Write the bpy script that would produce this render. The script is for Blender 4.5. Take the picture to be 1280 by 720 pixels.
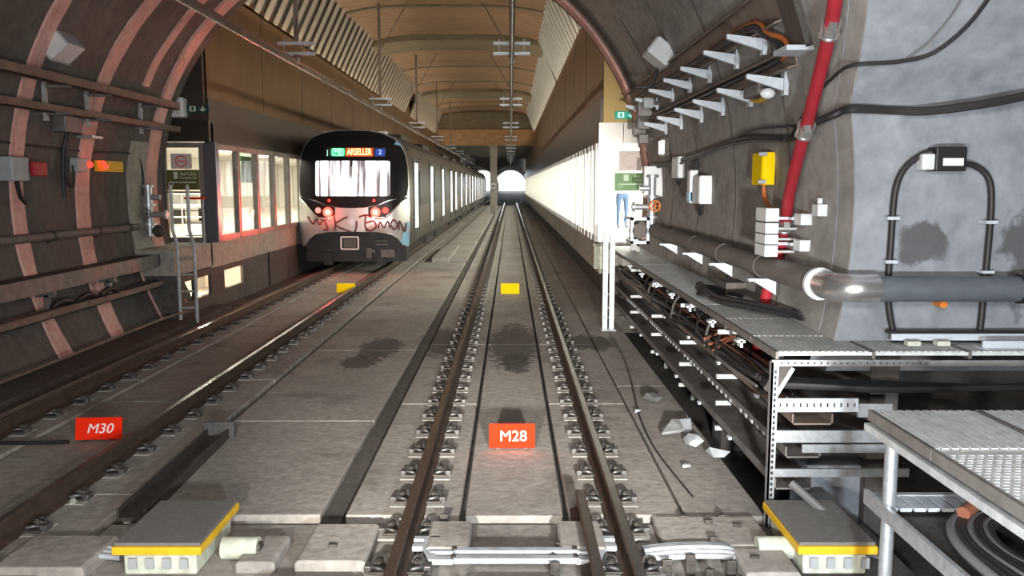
import bpy, bmesh, math, random
from mathutils import Vector, Matrix, noise
R = math.radians; PI = math.pi
random.seed(7)
scn = bpy.context.scene
for o in list(bpy.data.objects): bpy.data.objects.remove(o)
COL = scn.collection

# ---------------------------------------------------------------- camera, world, exposure
PITCH = math.atan(129 / 1050)
cd = bpy.data.cameras.new('camera'); cam = bpy.data.objects.new('camera', cd); COL.objects.link(cam)
cam.location = (-0.027, 0, 2.3); cam.rotation_euler = (PI/2 - PITCH, 0, -math.atan(2/1050))
cd.sensor_width = 36; cd.lens = 1050/1280*36; cd.clip_start = 0.05; cd.clip_end = 600
scn.camera = cam
w = bpy.data.worlds.new('world'); scn.world = w; w.use_nodes = True
w.node_tree.nodes['Background'].inputs[0].default_value = (0.86, 0.92, 1.0, 1)
w.node_tree.nodes['Background'].inputs[1].default_value = 9.0      # daylight beyond the far portal
scn.view_settings.view_transform = 'Standard'; scn.view_settings.look = 'None'
scn.view_settings.gamma = 1; scn.view_settings.use_curve_mapping = False
scn.view_settings.exposure = 0.35
try:
    scn.cycles.max_bounces = 8; scn.cycles.diffuse_bounces = 4; scn.cycles.glossy_bounces = 3
    scn.cycles.transparent_max_bounces = 24; scn.cycles.caustics_reflective = False; scn.cycles.caustics_refractive = False
    scn.cycles.sample_clamp_indirect = 4
except Exception: pass

def lamp(name, kind, loc, energy, color=(1,1,1), target=None, **kw):
    d = bpy.data.lights.new(name, kind); d.energy = energy; d.color = color
    for k, v in kw.items(): setattr(d, k, v)
    o = bpy.data.objects.new(name, d); COL.objects.link(o); o.location = loc
    if target is not None:
        o.rotation_euler = (Vector(target) - Vector(loc)).to_track_quat('-Z', 'Y').to_euler()
    return o
# the headlamps of the train the photograph is taken from
HEAD = [('headlamp_left', -0.8, (1.0, .93, .86), 620, (0.6, 14, 0.2)), ('headlamp_right', 0.85, (.82, .91, 1.0), 900, (1.6, 13, 1.2))]
for x, tx in ((-.78, -1.2), (.83, .5)):          # their driving beams
    lamp('driving_beam', 'SPOT', (x, .15, 1.3), 4800, (1, .94, .86), (tx, 34, .2), spot_size=R(34), spot_blend=1.0, shadow_soft_size=.09)
for n, x, c, e, t in HEAD:
    lamp(n, 'SPOT', (x, 0.15, 1.25), e, c, t, spot_size=R(125), spot_blend=0.9, shadow_soft_size=0.09)
lamp('fill_light', 'AREA', (0.3, -.6, 3.5), 220, (1, .96, .92), (1.6, 9, 2.0), shape='RECTANGLE', size=2.4, size_y=.9)  # added soft fill above the camera, not a lamp of the train
# strip lights over the two platforms, behind the screen doors
lamp('platform_light_right', 'AREA', (4.0, 58, 3.28), 9500, (1, .96, .88), (4.0, 58, 0), shape='RECTANGLE', size=2.6, size_y=80)
lamp('platform_light_left', 'AREA', (-8.3, 58, 3.28), 2400, (1, .91, .78), (-8.3, 58, 0), shape='RECTANGLE', size=2.6, size_y=80)
# added fill lights below the louvres, put in to brighten the vault
lamp('vault_fill_right', 'AREA', (1.66, 43, 6.0), 300, (1, .80, .60), (-1.4, 43, 8.6), shape='RECTANGLE', size=52, size_y=.5)
lamp('vault_fill_left', 'AREA', (-5.96, 43, 6.0), 300, (1, .80, .60), (-3, 43, 8.6), shape='RECTANGLE', size=52, size_y=.5)
# strip lamps over the tracks, on the lower ceiling of the far end
for yy in (16.4, 18.8): lamp('under_platform_light', 'POINT', (-7.0, yy, 0.40), 150, (1, .82, .6), shadow_soft_size=.1)

# ---------------------------------------------------------------- materials
M = {}
def nt(name):
    m = bpy.data.materials.new(name); m.use_nodes = True; M[name] = m
    t = m.node_tree; return m, t, t.nodes['Principled BSDF']
def mat(name, col, rough=.6, metal=0, emit=None, es=0, spec=.5, var=0.0, vs=8, bump=0.0):
    m, t, b = nt(name)
    b.inputs['Base Color'].default_value = (*col, 1); b.inputs['Roughness'].default_value = rough
    b.inputs['Metallic'].default_value = metal; b.inputs['Specular IOR Level'].default_value = spec
    if emit: b.inputs['Emission Color'].default_value = (*emit, 1); b.inputs['Emission Strength'].default_value = es
    if var or bump:
        g = t.nodes.new('ShaderNodeNewGeometry'); n = t.nodes.new('ShaderNodeTexNoise'); n.inputs['Scale'].default_value = vs; n.inputs['Detail'].default_value = 5
        t.links.new(g.outputs['Position'], n.inputs['Vector'])
        if var:
            r = t.nodes.new('ShaderNodeMapRange'); r.inputs[1].default_value = .3; r.inputs[2].default_value = .7
            r.inputs[3].default_value = 1-var; r.inputs[4].default_value = 1+var
            t.links.new(n.outputs[0], r.inputs[0])
            x = t.nodes.new('ShaderNodeVectorMath'); x.operation = 'SCALE'; x.inputs[0].default_value = col
            t.links.new(r.outputs[0], x.inputs['Scale']); t.links.new(x.outputs[0], b.inputs['Base Color'])
        if bump:
            k = t.nodes.new('ShaderNodeBump'); k.inputs['Strength'].default_value = bump; k.inputs['Distance'].default_value = .02
            t.links.new(n.outputs[0], k.inputs['Height']); t.links.new(k.outputs[0], b.inputs['Normal'])
    return m
def concrete(name, c1, c2, stain, s1=.8, s2=9, stainamt=.5, rough=.85, stretch=(1,1,1), bump=.25, spots=()):
    """mottled concrete: large patches, fine grain, darker stains; spots = stains that lie at a place (x, y, z, rx, ry, rz)"""
    m, t, b = nt(name); L = t.links; N = t.nodes
    g = N.new('ShaderNodeNewGeometry'); mp = N.new('ShaderNodeVectorMath'); mp.operation = 'MULTIPLY'; mp.inputs[1].default_value = stretch
    L.new(g.outputs['Position'], mp.inputs[0])
    def ns(sc, det, lo, hi):
        n = N.new('ShaderNodeTexNoise'); n.inputs['Scale'].default_value = sc; n.inputs['Detail'].default_value = det; n.inputs['Roughness'].default_value = .6
        L.new(mp.outputs[0], n.inputs['Vector']); r = N.new('ShaderNodeMapRange'); r.inputs[1].default_value = lo; r.inputs[2].default_value = hi
        L.new(n.outputs[0], r.inputs[0]); return n, r
    def mix(fac, a, bb, blend='MIX'):
        x = N.new('ShaderNodeMix'); x.data_type = 'RGBA'; x.blend_type = blend
        if isinstance(fac, (int, float)): x.inputs[0].default_value = fac
        else: L.new(fac, x.inputs[0])
        for i, v in ((6, a), (7, bb)):
            if isinstance(v, tuple): x.inputs[i].default_value = (*v, 1)
            else: L.new(v, x.inputs[i])
        return x.outputs[2]
    n1, r1 = ns(s1, 6, .35, .65); n2, r2 = ns(s2, 6, .3, .7); n3, r3 = ns(s1*1.9+.13, 8, .55, .72)
    c = mix(r1.outputs[0], c1, c2)
    k = N.new('ShaderNodeMath'); k.operation = 'MULTIPLY'; k.inputs[1].default_value = stainamt; L.new(r3.outputs[0], k.inputs[0])
    c = mix(k.outputs[0], c, stain)
    c = mix(.22, c, r2.outputs[0], 'OVERLAY')
    for (x, y, z, rx, ry, rz) in spots:
        a = N.new('ShaderNodeVectorMath'); a.operation = 'SUBTRACT'; a.inputs[1].default_value = (x, y, z); L.new(g.outputs['Position'], a.inputs[0])
        d = N.new('ShaderNodeVectorMath'); d.operation = 'DIVIDE'; d.inputs[1].default_value = (rx, ry, rz); L.new(a.outputs[0], d.inputs[0])
        l = N.new('ShaderNodeVectorMath'); l.operation = 'LENGTH'; L.new(d.outputs[0], l.inputs[0])
        q = N.new('ShaderNodeMath'); q.operation = 'MULTIPLY_ADD'; q.inputs[1].default_value = 1.6; L.new(n2.outputs[0], q.inputs[0]); L.new(l.outputs['Value'], q.inputs[2])
        r = N.new('ShaderNodeMapRange'); r.inputs[1].default_value = 1.85; r.inputs[2].default_value = 1.6; L.new(q.outputs[0], r.inputs[0])
        h = N.new('ShaderNodeMath'); h.operation = 'MULTIPLY'; h.inputs[1].default_value = .8; L.new(r.outputs[0], h.inputs[0])
        c = mix(h.outputs[0], c, tuple(v*.6 for v in stain))
    L.new(c, b.inputs['Base Color']); b.inputs['Roughness'].default_value = rough; b.inputs['Specular IOR Level'].default_value = .3
    bp = N.new('ShaderNodeBump'); bp.inputs['Strength'].default_value = bump; bp.inputs['Distance'].default_value = .03
    L.new(n2.outputs[0], bp.inputs['Height']); L.new(bp.outputs[0], b.inputs['Normal'])
    return m
def glass(name, tint=(.95, .97, .96), frost=0.0, rough=.02, refl=1.0):
    m = bpy.data.materials.new(name); m.use_nodes = True; M[name] = m; t = m.node_tree; t.nodes.clear(); N = t.nodes; L = t.links
    o = N.new('ShaderNodeOutputMaterial'); tr = N.new('ShaderNodeBsdfTransparent'); tr.inputs[0].default_value = (*tint, 1)
    gl = N.new('ShaderNodeBsdfGlossy'); gl.inputs['Roughness'].default_value = rough
    lw = N.new('ShaderNodeFresnel'); lw.inputs[0].default_value = 1.35
    k = N.new('ShaderNodeMath'); k.operation = 'MULTIPLY'; k.inputs[1].default_value = refl; L.new(lw.outputs[0], k.inputs[0])
    mx = N.new('ShaderNodeMixShader'); L.new(k.outputs[0], mx.inputs[0]); src = tr.outputs[0]
    if frost:
        tl = N.new('ShaderNodeBsdfTranslucent'); tl.inputs[0].default_value = (.95, .96, .92, 1)
        m2 = N.new('ShaderNodeMixShader'); m2.inputs[0].default_value = frost; L.new(tr.outputs[0], m2.inputs[1]); L.new(tl.outputs[0], m2.inputs[2]); src = m2.outputs[0]
    L.new(src, mx.inputs[1]); L.new(gl.outputs[0], mx.inputs[2]); L.new(mx.outputs[0], o.inputs[0]); return m

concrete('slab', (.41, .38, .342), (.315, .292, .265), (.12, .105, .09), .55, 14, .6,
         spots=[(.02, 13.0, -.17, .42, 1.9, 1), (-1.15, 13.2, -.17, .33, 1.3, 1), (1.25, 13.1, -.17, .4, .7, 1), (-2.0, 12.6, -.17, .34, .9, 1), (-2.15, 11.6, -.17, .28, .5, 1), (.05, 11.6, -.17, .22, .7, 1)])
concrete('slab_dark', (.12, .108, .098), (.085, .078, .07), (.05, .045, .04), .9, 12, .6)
concrete('lining', (.155, .138, .122), (.105, .095, .085), (.065, .058, .052), .45, 7, .6, stretch=(1, 1.0, .6))  # dim copy of the lining concrete, weak light put into its colour
concrete('lining_lit', (.46, .41, .365), (.33, .295, .265), (.18, .16, .145), .45, 7, .6, stretch=(1, 1, .6))  # same lining, brightened in colour where more light falls
concrete('lining_lit_right', (.42, .395, .365), (.31, .292, .27), (.15, .14, .13), .55, 7, .6, stretch=(1, .7, .9))  # right wall copy of the lining, headlamp brightness put into the colour
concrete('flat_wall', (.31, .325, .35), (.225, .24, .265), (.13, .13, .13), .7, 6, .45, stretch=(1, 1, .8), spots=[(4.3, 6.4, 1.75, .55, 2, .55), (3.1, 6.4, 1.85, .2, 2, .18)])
concrete('mortar_redlit', (.86, .50, .44), (.66, .38, .33), (.3, .24, .21), 1.5, 9, .5)  # pale mortar with the red tail-lamp glow mixed into its colour
concrete('vault', (.33, .215, .125), (.25, .165, .10), (.09, .07, .045), .28, 5, .5, stretch=(.35, 1.2, 1))
concrete('vault_band', (.23, .19, .12), (.18, .155, .10), (.06, .05, .04), .5, 5, .5, stretch=(.5, 1.5, 1))
concrete('orange_concrete', (.48, .29, .15), (.38, .23, .12), (.1, .07, .05), .3, 4, .4, stretch=(.5, 1, 1.5))
concrete('platform_edge', (.42, .40, .35), (.34, .32, .28), (.16, .15, .13), .8, 9, .5)
concrete('rust_dirt', (.16, .085, .045), (.10, .06, .04), (.04, .03, .025), 1.5, 12, .6)
mat('gold', (.20, .12, .055), .42, .75, var=.16, vs=1.2)
mat('gold_front', (.36, .25, .09), .5, .45, var=.15, vs=1.6)
mat('steel_fascia', (.42, .40, .37), .32, .8, var=.12, vs=2.5)
mat('dark_fascia', (.065, .056, .046), .35, .6, var=.2, vs=1.3)
mat('aluminium', (.72, .72, .70), .3, .8, var=.08, vs=4)
mat('frame_dark', (.26, .235, .21), .45, .4, var=.15, vs=5)
mat('corner_blue', (.16, .17, .20), .3, .6)
mat('louvre_pale', (.62, .66, .62), .5, .2)
mat('louvre_brown', (.36, .31, .25), .6, .1)
mat('frame_alu', (.56, .56, .54), .45, .5, var=.08, vs=4)
mat('rail_brown', (.17, .125, .10), .6, .2, var=.2, vs=5)
mat('gold_shaded', (.055, .043, .032), .5, .3, var=.2, vs=1.5)  # left gold front, darkened in colour to look unlit
mat('galv_edge', (.17, .155, .14), .6, .2, var=.2, vs=12)
mat('grate', (.62, .64, .63), .6, .1, var=.15, vs=14)
mat('exit_dim', (.01, .05, .045), .5, 0)
mat('galvanised', (.55, .58, .60), .42, .7, var=.16, vs=22)
mat('galvanised_dull', (.46, .475, .47), .6, .25, var=.2, vs=14)
mat('bracket_white', (.60, .65, .70), .5, .15, var=.1, vs=12)
mat('tray_brown', (.20, .155, .125), .6, .2, var=.3, vs=5)
mat('tray_dark', (.20, .19, .18), .55, .35, var=.25, vs=6)
mat('rail_side', (.085, .058, .042), .7, .35, var=.3, vs=9)
mat('rail_top', (.42, .40, .38), .24, .95, var=.06, vs=20)
mat('iron', (.09, .08, .07), .55, .5, var=.3, vs=30)
mat('clip_grey', (.13, .125, .12), .5, .5, var=.3, vs=40)
mat('grout', (.40, .385, .355), .85, 0, var=.2, vs=20)
mat('black', (.015, .015, .017), .5, 0)
mat('cable', (.022, .021, .022), .55, 0)
mat('cable_grey', (.16, .155, .15), .6, 0)
mat('cable_copper', (.30, .11, .06), .6, .1)
mat('red_pipe', (.36, .02, .033), .55, 0, var=.12, vs=7)
mat('pipe_grey', (.17, .15, .135), .65, .0, var=.18, vs=7)
mat('pipe_blue', (.17, .19, .21), .4, .4, var=.12, vs=7)
mat('silver', (.8, .8, .79), .25, .9)
mat('yellow', (.97, .66, .005), .8, 0, spec=.1)
mat('yellow_paint', (.85, .50, .015), .55, 0, var=.1, vs=12)
mat('sign_red', (.93, .03, .008), .9, 0, spec=.05)
mat('sign_white', (.9, .9, .9), .5, 0)
mat('cover_grey', (.19, .18, .165), .8, 0, var=.12, vs=25)
mat('box_cream', (.60, .63, .52), .6, 0, var=.25, vs=12)
mat('box_grey', (.42, .44, .45), .55, .1, var=.08, vs=9)
mat('box_white', (.74, .76, .76), .5, .05, var=.06, vs=9)
mat('blue_grey', (.50, .53, .56), .5, .2, var=.2, vs=12)
mat('orange', (.8, .22, .03), .5, 0)
mat('orange_cable', (.45, .13, .03), .6, 0)
mat('train_silver', (.62, .60, .585), .3, .55, var=.04, vs=2)
mat('train_side', (.125, .108, .09), .45, .6, var=.1, vs=1)
mat('train_black', (.012, .011, .012), .35, 0, spec=.12)
mat('train_roof', (.05, .047, .045), .5, .2)
mat('train_under', (.017, .015, .015), .6, .2, var=.3, vs=5)
mat('train_blue', (.22, .42, .58), .4, .1)
mat('graffiti', (.11, .03, .03), .6, 0)
mat('tail_glow', (1, .3, .25), .4, 0, emit=(1, .02, .012), es=3.2)
mat('tail_core', (1, .5, .45), .4, 0, emit=(1, .32, .28), es=5)
mat('lit_door', (1, 1, 1), .4, 0, emit=(1, .97, .93), es=2.4)
mat('red_lamp', (1, .1, .05), .4, 0, emit=(1, .02, .012), es=3.5)
mat('white_lamp', (1, 1, 1), .4, 0, emit=(1, .97, .9), es=8)
mat('led_green', (.0, .3, .12), .4, 0, emit=(.01, .55, .18), es=.55)
mat('led_mint', (.1, .9, .5), .4, 0, emit=(.45, 1, .68), es=1.5)
mat('led_board', (.25, .03, .01), .4, 0, emit=(.55, .07, .015), es=.8)
mat('led_amber', (1, .6, .2), .4, 0, emit=(1, .72, .28), es=1.7)
mat('led_blue', (.02, .05, .3), .4, 0, emit=(.02, .05, .30), es=.7)
mat('led_pale', (.4, .6, .9), .4, 0, emit=(.45, .62, .95), es=1.0)
mat('exit_green', (.02, .33, .22), .5, 0, emit=(.01, .32, .2), es=.35)
mat('exit_mint', (.6, 1, .85), .5, 0, emit=(.5, .95, .8), es=.6)
mat('panel_green', (.16, .33, .13), .5, 0)
mat('panel_olive', (.13, .12, .03), .5, 0)
mat('panel_text', (.65, .78, .6), .5, 0)
mat('paper', (.72, .62, .58), .6, 0)
mat('ring_red', (.75, .12, .09), .5, 0)
mat('tile_floor', (.70, .66, .60), .35, 0, var=.05, vs=2)
mat('white_wall', (.80, .77, .70), .55, 0, var=.04, vs=1)
mat('white_ceiling', (.75, .74, .70), .6, 0)
mat('skin', (.55, .33, .23), .6, 0)
mat('jeans', (.05, .09, .17), .8, 0)
mat('shirt', (.20, .30, .18), .8, 0)
mat('hair', (.03, .02, .015), .7, 0)
mat('shoe', (.04, .04, .04), .6, 0)
glass('clear_glass', (.93, .95, .93), 0, .03, .3)
glass('door_glass', (.92, .95, .93), .16, .05, .7)
def cabin_window():
    m, t, b = nt('cabin_window'); N = t.nodes; L = t.links
    tc = N.new('ShaderNodeTexCoord'); s = N.new('ShaderNodeVectorMath'); s.operation = 'MULTIPLY'; s.inputs[1].default_value = (7.5, 0, .5)
    n = N.new('ShaderNodeTexNoise'); n.inputs['Scale'].default_value = 1; n.inputs['Detail'].default_value = 4
    r = N.new('ShaderNodeValToRGB'); e = r.color_ramp.elements; e[0].position = .40; e[0].color = (.10, .08, .085, 1); e[1].position = .53; e[1].color = (1, .95, .96, 1)
    L.new(tc.outputs['Object'], s.inputs[0]); L.new(s.outputs[0], n.inputs['Vector']); L.new(n.outputs[0], r.inputs[0])
    L.new(r.outputs[0], b.inputs['Emission Color']); b.inputs['Emission Strength'].default_value = 1.9; b.inputs['Base Color'].default_value = (.1, .1, .1, 1); b.inputs['Roughness'].default_value = .1
cabin_window()

# ---------------------------------------------------------------- builders
ORG = {}
class MB:
    def __init__(s): s.v = []; s.f = []; s.mi = []; s.cur = 0
    def _add(s, vs, fs):
        b = len(s.v); s.v += [tuple(p) for p in vs]; s.f += [tuple(b+i for i in q) for q in fs]; s.mi += [s.cur]*len(fs); return s
    def box(s, x0, x1, y0, y1, z0, z1, mtx=None):
        vs = [Vector((x, y, z)) for z in (z0, z1) for y in (y0, y1) for x in (x0, x1)]
        if mtx is not None: vs = [mtx @ p for p in vs]
        return s._add(vs, [(0,2,3,1), (4,5,7,6), (0,1,5,4), (1,3,7,5), (3,2,6,7), (2,0,4,6)])
    def obox(s, c, size, rot=(0,0,0)):
        from mathutils import Euler
        m = Matrix.Translation(c) @ Euler(rot).to_matrix().to_4x4(); a, b, d = [q/2 for q in size]
        return s.box(-a, a, -b, b, -d, d, m)
    def cyl(s, p0, p1, r, n=12, r2=None, cap=True):
        p0 = Vector(p0); p1 = Vector(p1); r2 = r if r2 is None else r2; d = (p1-p0).normalized()
        u = d.orthogonal().normalized(); q = d.cross(u)
        vs = [p0 + (u*math.cos(2*PI*i/n) + q*math.sin(2*PI*i/n))*r for i in range(n)] + [p1 + (u*math.cos(2*PI*i/n) + q*math.sin(2*PI*i/n))*r2 for i in range(n)]
        fs = [(i, (i+1)%n, n+(i+1)%n, n+i) for i in range(n)]
        if cap: fs += [tuple(range(n-1, -1, -1)), tuple(range(n, 2*n))]
        return s._add(vs, fs)
    def tube(s, pts, r, n=8, smooth=0):
        pts = [Vector(p) for p in pts]
        if smooth: pts = spline(pts, smooth)
        rr = r if isinstance(r, (list, tuple)) else [r]*len(pts)
        vs = []; u = None
        for i, p in enumerate(pts):
            d = (pts[min(i+1, len(pts)-1)] - pts[max(i-1, 0)]).normalized()
            if u is None: u = d.orthogonal().normalized()
            else: u = (u - d*u.dot(d)).normalized()
            q = d.cross(u)
            vs += [p + (u*math.cos(2*PI*k/n) + q*math.sin(2*PI*k/n))*rr[i] for k in range(n)]
        fs = [(i*n+k, i*n+(k+1)%n, (i+1)*n+(k+1)%n, (i+1)*n+k) for i in range(len(pts)-1) for k in range(n)]
        fs += [tuple(range(n-1, -1, -1)), tuple(range((len(pts)-1)*n, len(pts)*n))]
        return s._add(vs, fs)
    def prism(s, poly, a, b, axis='y'):
        """closed 2D polygon swept from a to b along an axis"""
        def P(u, v, w): return {'y': (u, w, v), 'x': (w, u, v), 'z': (u, v, w)}[axis]
        n = len(poly); vs = [P(u, v, a) for u, v in poly] + [P(u, v, b) for u, v in poly]
        fs = [(i, (i+1)%n, n+(i+1)%n, n+i) for i in range(n)] + [tuple(range(n-1, -1, -1)), tuple(range(n, 2*n))]
        return s._add(vs, fs)
    def sphere(s, c, r, n=10, m=6):
        rx, ry, rz = r if isinstance(r, tuple) else (r, r, r); vs = []; fs = []
        for j in range(1, m):
            for i in range(n):
                a = 2*PI*i/n; b = PI*j/m; vs.append((c[0]+rx*math.sin(b)*math.cos(a), c[1]+ry*math.sin(b)*math.sin(a), c[2]+rz*math.cos(b)))
        t = len(vs); vs += [(c[0], c[1], c[2]+rz), (c[0], c[1], c[2]-rz)]
        for j in range(m-2):
            for i in range(n): fs.append((j*n+i, (j+1)*n+i, (j+1)*n+(i+1)%n, j*n+(i+1)%n))
        for i in range(n): fs.append((t, i, (i+1)%n)); fs.append((t+1, (m-2)*n+(i+1)%n, (m-2)*n+i))
        return s._add(vs, fs)
    def grid(s, fn, nu, nv):
        vs = [fn(i/nu, j/nv) for j in range(nv+1) for i in range(nu+1)]
        return s._add(vs, [(j*(nu+1)+i, j*(nu+1)+i+1, (j+1)*(nu+1)+i+1, (j+1)*(nu+1)+i) for j in range(nv) for i in range(nu)])
    def torus(s, c, R_, r, axis='y', n=20, k=8):
        pts = []
        for i in range(n+1):
            a = 2*PI*i/n; u, v = R_*math.cos(a), R_*math.sin(a)
            pts.append(Vector(c) + Vector({'y': (u, 0, v), 'x': (0, u, v), 'z': (u, v, 0)}[axis]))
        return s.tube(pts, r, k)
    def build(s, name, m, parent=None, smooth=False, bevel=0, solid=0, label=None):
        me = bpy.data.meshes.new(name)
        if parent is not None: org = Vector(ORG[parent.name])
        elif s.v:
            xs, ys, zs = zip(*s.v); org = Vector(((min(xs)+max(xs))/2, (min(ys)+max(ys))/2, min(zs)))
        else: org = Vector()
        me.from_pydata([tuple(Vector(p)-org) for p in s.v], [], s.f)
        ms = m if isinstance(m, (list, tuple)) else [m]
        for q in ms: me.materials.append(M[q])
        for p, k in zip(me.polygons, s.mi): p.material_index = k
        b = bmesh.new(); b.from_mesh(me); bmesh.ops.recalc_face_normals(b, faces=b.faces); b.to_mesh(me); b.free()
        o = bpy.data.objects.new(name, me); COL.objects.link(o)
        if parent is not None: o.parent = parent
        else: o.location = org
        ORG[o.name] = tuple(org)
        if smooth:
            for p in me.polygons: p.use_smooth = True
            try: me.set_sharp_from_angle(angle=R(40))
            except Exception: pass
        if solid: q = o.modifiers.new('solid', 'SOLIDIFY'); q.thickness = solid; q.offset = 0
        if bevel: q = o.modifiers.new('bevel', 'BEVEL'); q.width = bevel; q.segments = 2; q.limit_method = 'ANGLE'
        if label: o['label'] = label
        return o
def spline(pts, k):
    out = []; n = len(pts)
    for i in range(n-1):
        p0, p1, p2, p3 = pts[max(i-1, 0)], pts[i], pts[i+1], pts[min(i+2, n-1)]
        for j in range(k):
            t = j/k; out.append(.5*((2*p1) + (p2-p0)*t + (2*p0-5*p1+4*p2-p3)*t*t + (3*p1-p0-3*p2+p3)*t**3))
    out.append(pts[-1]); return out
def tag(o, label, cat, group=None, kind=None):
    o['label'] = label; o['category'] = cat
    if group: o['group'] = group
    if kind: o['kind'] = kind
    return o
def thing(name, loc, label, cat, group=None):
    o = bpy.data.objects.new(name, None); COL.objects.link(o); o.location = loc; o.empty_display_size = .1; ORG[o.name] = tuple(loc)
    return tag(o, label, cat, group)
def st(o): o['kind'] = 'structure'; return o
def copy_tree(o, off=(0,0,0), label=None, parent=None):
    c = o.copy(); COL.objects.link(c)
    if parent is not None: c.parent = parent; c.matrix_parent_inverse = o.matrix_parent_inverse
    else: c.location = Vector(o.location) + Vector(off); c['label'] = label or o['label']
    ORG[c.name] = tuple(Vector(ORG[o.name]) + Vector(off))
    for ch in CH.get(o.name, [q for q in bpy.data.objects if q.parent == o]): copy_tree(ch, off, None, c)
    return c
CH = {}
def proto_done(o):
    def rec(q):
        CH[q.name] = [k for k in bpy.data.objects if k.parent == q]
        for k in CH[q.name]: rec(k)
    rec(o)
def text(name, s, size, loc, m, parent, rot=(PI/2, 0, 0), ext=.004, xscale=1.0, shear=0, bold=0.0):
    c = bpy.data.curves.new(name, 'FONT'); c.body = s; c.size = size; c.extrude = ext; c.align_x = 'CENTER'; c.align_y = 'CENTER'; c.shear = shear; c.offset = bold
    t = bpy.data.objects.new(name+'_tmp', c); COL.objects.link(t); dg = bpy.context.evaluated_depsgraph_get(); dg.update()
    me = bpy.data.meshes.new_from_object(t.evaluated_get(dg)); bpy.data.objects.remove(t); me.materials.clear(); me.materials.append(M[m])
    from mathutils import Euler
    me.transform(Matrix.Translation(Vector(loc)-Vector(ORG[parent.name])) @ Euler(rot).to_matrix().to_4x4() @ Matrix.Diagonal((xscale, 1, 1, 1)))
    o = bpy.data.objects.new(name, me); COL.objects.link(o); o.parent = parent; ORG[o.name] = ORG[parent.name]; return o
CX, CZ, RR = -2.15, 2.1, 4.75
def tun(phi, y, r=RR): return (CX + r*math.cos(phi), y, CZ + r*math.sin(phi))
def wx(z, side=1, r=RR): return CX + side*math.sqrt(max(r*r - (z-CZ)**2, 0))

# ---------------------------------------------------------------- structure: tunnel lining
YE = 16.45                                   # end of the bored tunnel
def arc(name, p0, p1, y0, y1, m, n=24, ny=14, r=RR, th=.35):
    b = MB()
    f0 = y0 if callable(y0) else (lambda p: y0)
    def wob(p, y, r_): return (CX + r_*math.cos(p), y, CZ + r_*math.sin(p))
    b.grid(lambda u, v: wob(p0+(p1-p0)*u, f0(p0+(p1-p0)*u)+(y1-f0(p0+(p1-p0)*u))*v, r), n, ny)
    b.grid(lambda u, v: wob(p0+(p1-p0)*u, f0(p0+(p1-p0)*u)+(y1-f0(p0+(p1-p0)*u))*v, r+th), n, ny)
    for u in (0, 1):
        b.grid(lambda s_, v: wob(p0+(p1-p0)*u, f0(p0+(p1-p0)*u)+(y1-f0(p0+(p1-p0)*u))*v, r+th*s_), 1, ny)
    for v in (0, 1):
        b.grid(lambda u, s_: wob(p0+(p1-p0)*u, f0(p0+(p1-p0)*u)+(y1-f0(p0+(p1-p0)*u))*v, r+th*s_), n, 1)
    return st(b.build(name, m, smooth=True))
def edge_y(p):                               # near edge of the right-hand lining, leaning towards the viewer higher up
    z = CZ + RR*math.sin(p)
    return 6.45 if z < 2.9 else 6.45 - (z-2.9)*.95
PHR = R(37.5)
arc('wall_right', R(-13), PHR, edge_y, YE, 'lining_lit_right', 22, 14)
arc('ceiling', PHR, R(80), -3, YE, 'lining_lit', 24, 20)
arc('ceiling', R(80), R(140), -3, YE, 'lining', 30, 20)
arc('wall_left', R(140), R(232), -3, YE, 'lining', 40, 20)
# raised segment joints of pale mortar on the lining
def ring(name, yc, wd, p0, p1, m, jit=.03, tilt=0.0, h=.03, n=90):
    b = MB(); rows = []
    for i in range(n+1):
        p = p0+(p1-p0)*i/n
        d0 = jit*noise.noise(Vector((p*9, yc, 0))); d1 = jit*noise.noise(Vector((p*9, yc, 5)))
        yo = yc + tilt*math.sin(p)
        rows.append([tun(p, yo-wd/2+d0, RR+.02), tun(p, yo-wd/2+d0+.015, RR-h), tun(p, yo+wd/2+d1-.015, RR-h), tun(p, yo+wd/2+d1, RR+.02)])
    for j in range(3): b.grid(lambda u, v: rows[round(u*n)][j+round(v)], n, 1)
    return st(b.build(name, m, smooth=True))
ring('trim_1', 11.75, .33, R(128), R(226), 'mortar_redlit')
ring('trim_2', 13.55, .42, R(100), R(226), 'mortar_redlit', tilt=.45)
ring('trim_3', 15.05, .26, R(102), R(156), 'mortar_redlit', tilt=.3)
ring('trim_4', 15.2, .30, R(196), R(226), 'mortar_redlit')
ring('trim_5', 16.15, .42, R(-10), R(226), 'mortar_redlit', .02, h=.05, n=140)
ring('trim_6', 15.35, .45, R(14), R(96), 'slab_dark', .05, h=.035)
ring('trim_7', 15.5, .7, R(168), R(196), 'platform_edge', .08, h=.04)
for i, yy in enumerate((7.9, 9.8, 11.7, 13.6)):
    ring('trim_%d' % (8+i), yy, .05, R(-12), R(36), 'slab_dark', .03, h=.012)
# shaft on the right before the bored tunnel: flat wall, its ceiling and side, and the way in behind the camera
prof = [(6.42, .86), (6.42, 2.9), (5.85, 3.5), (5.35, 4.03), (4.4, 5.03)]
b = MB(); pr = prof + [(y+.35, z) for y, z in reversed(prof)]
b.prism(pr, 1.62, 7.2, 'x')
fw = b.build('wall_back', 'flat_wall'); st(fw)
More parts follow.
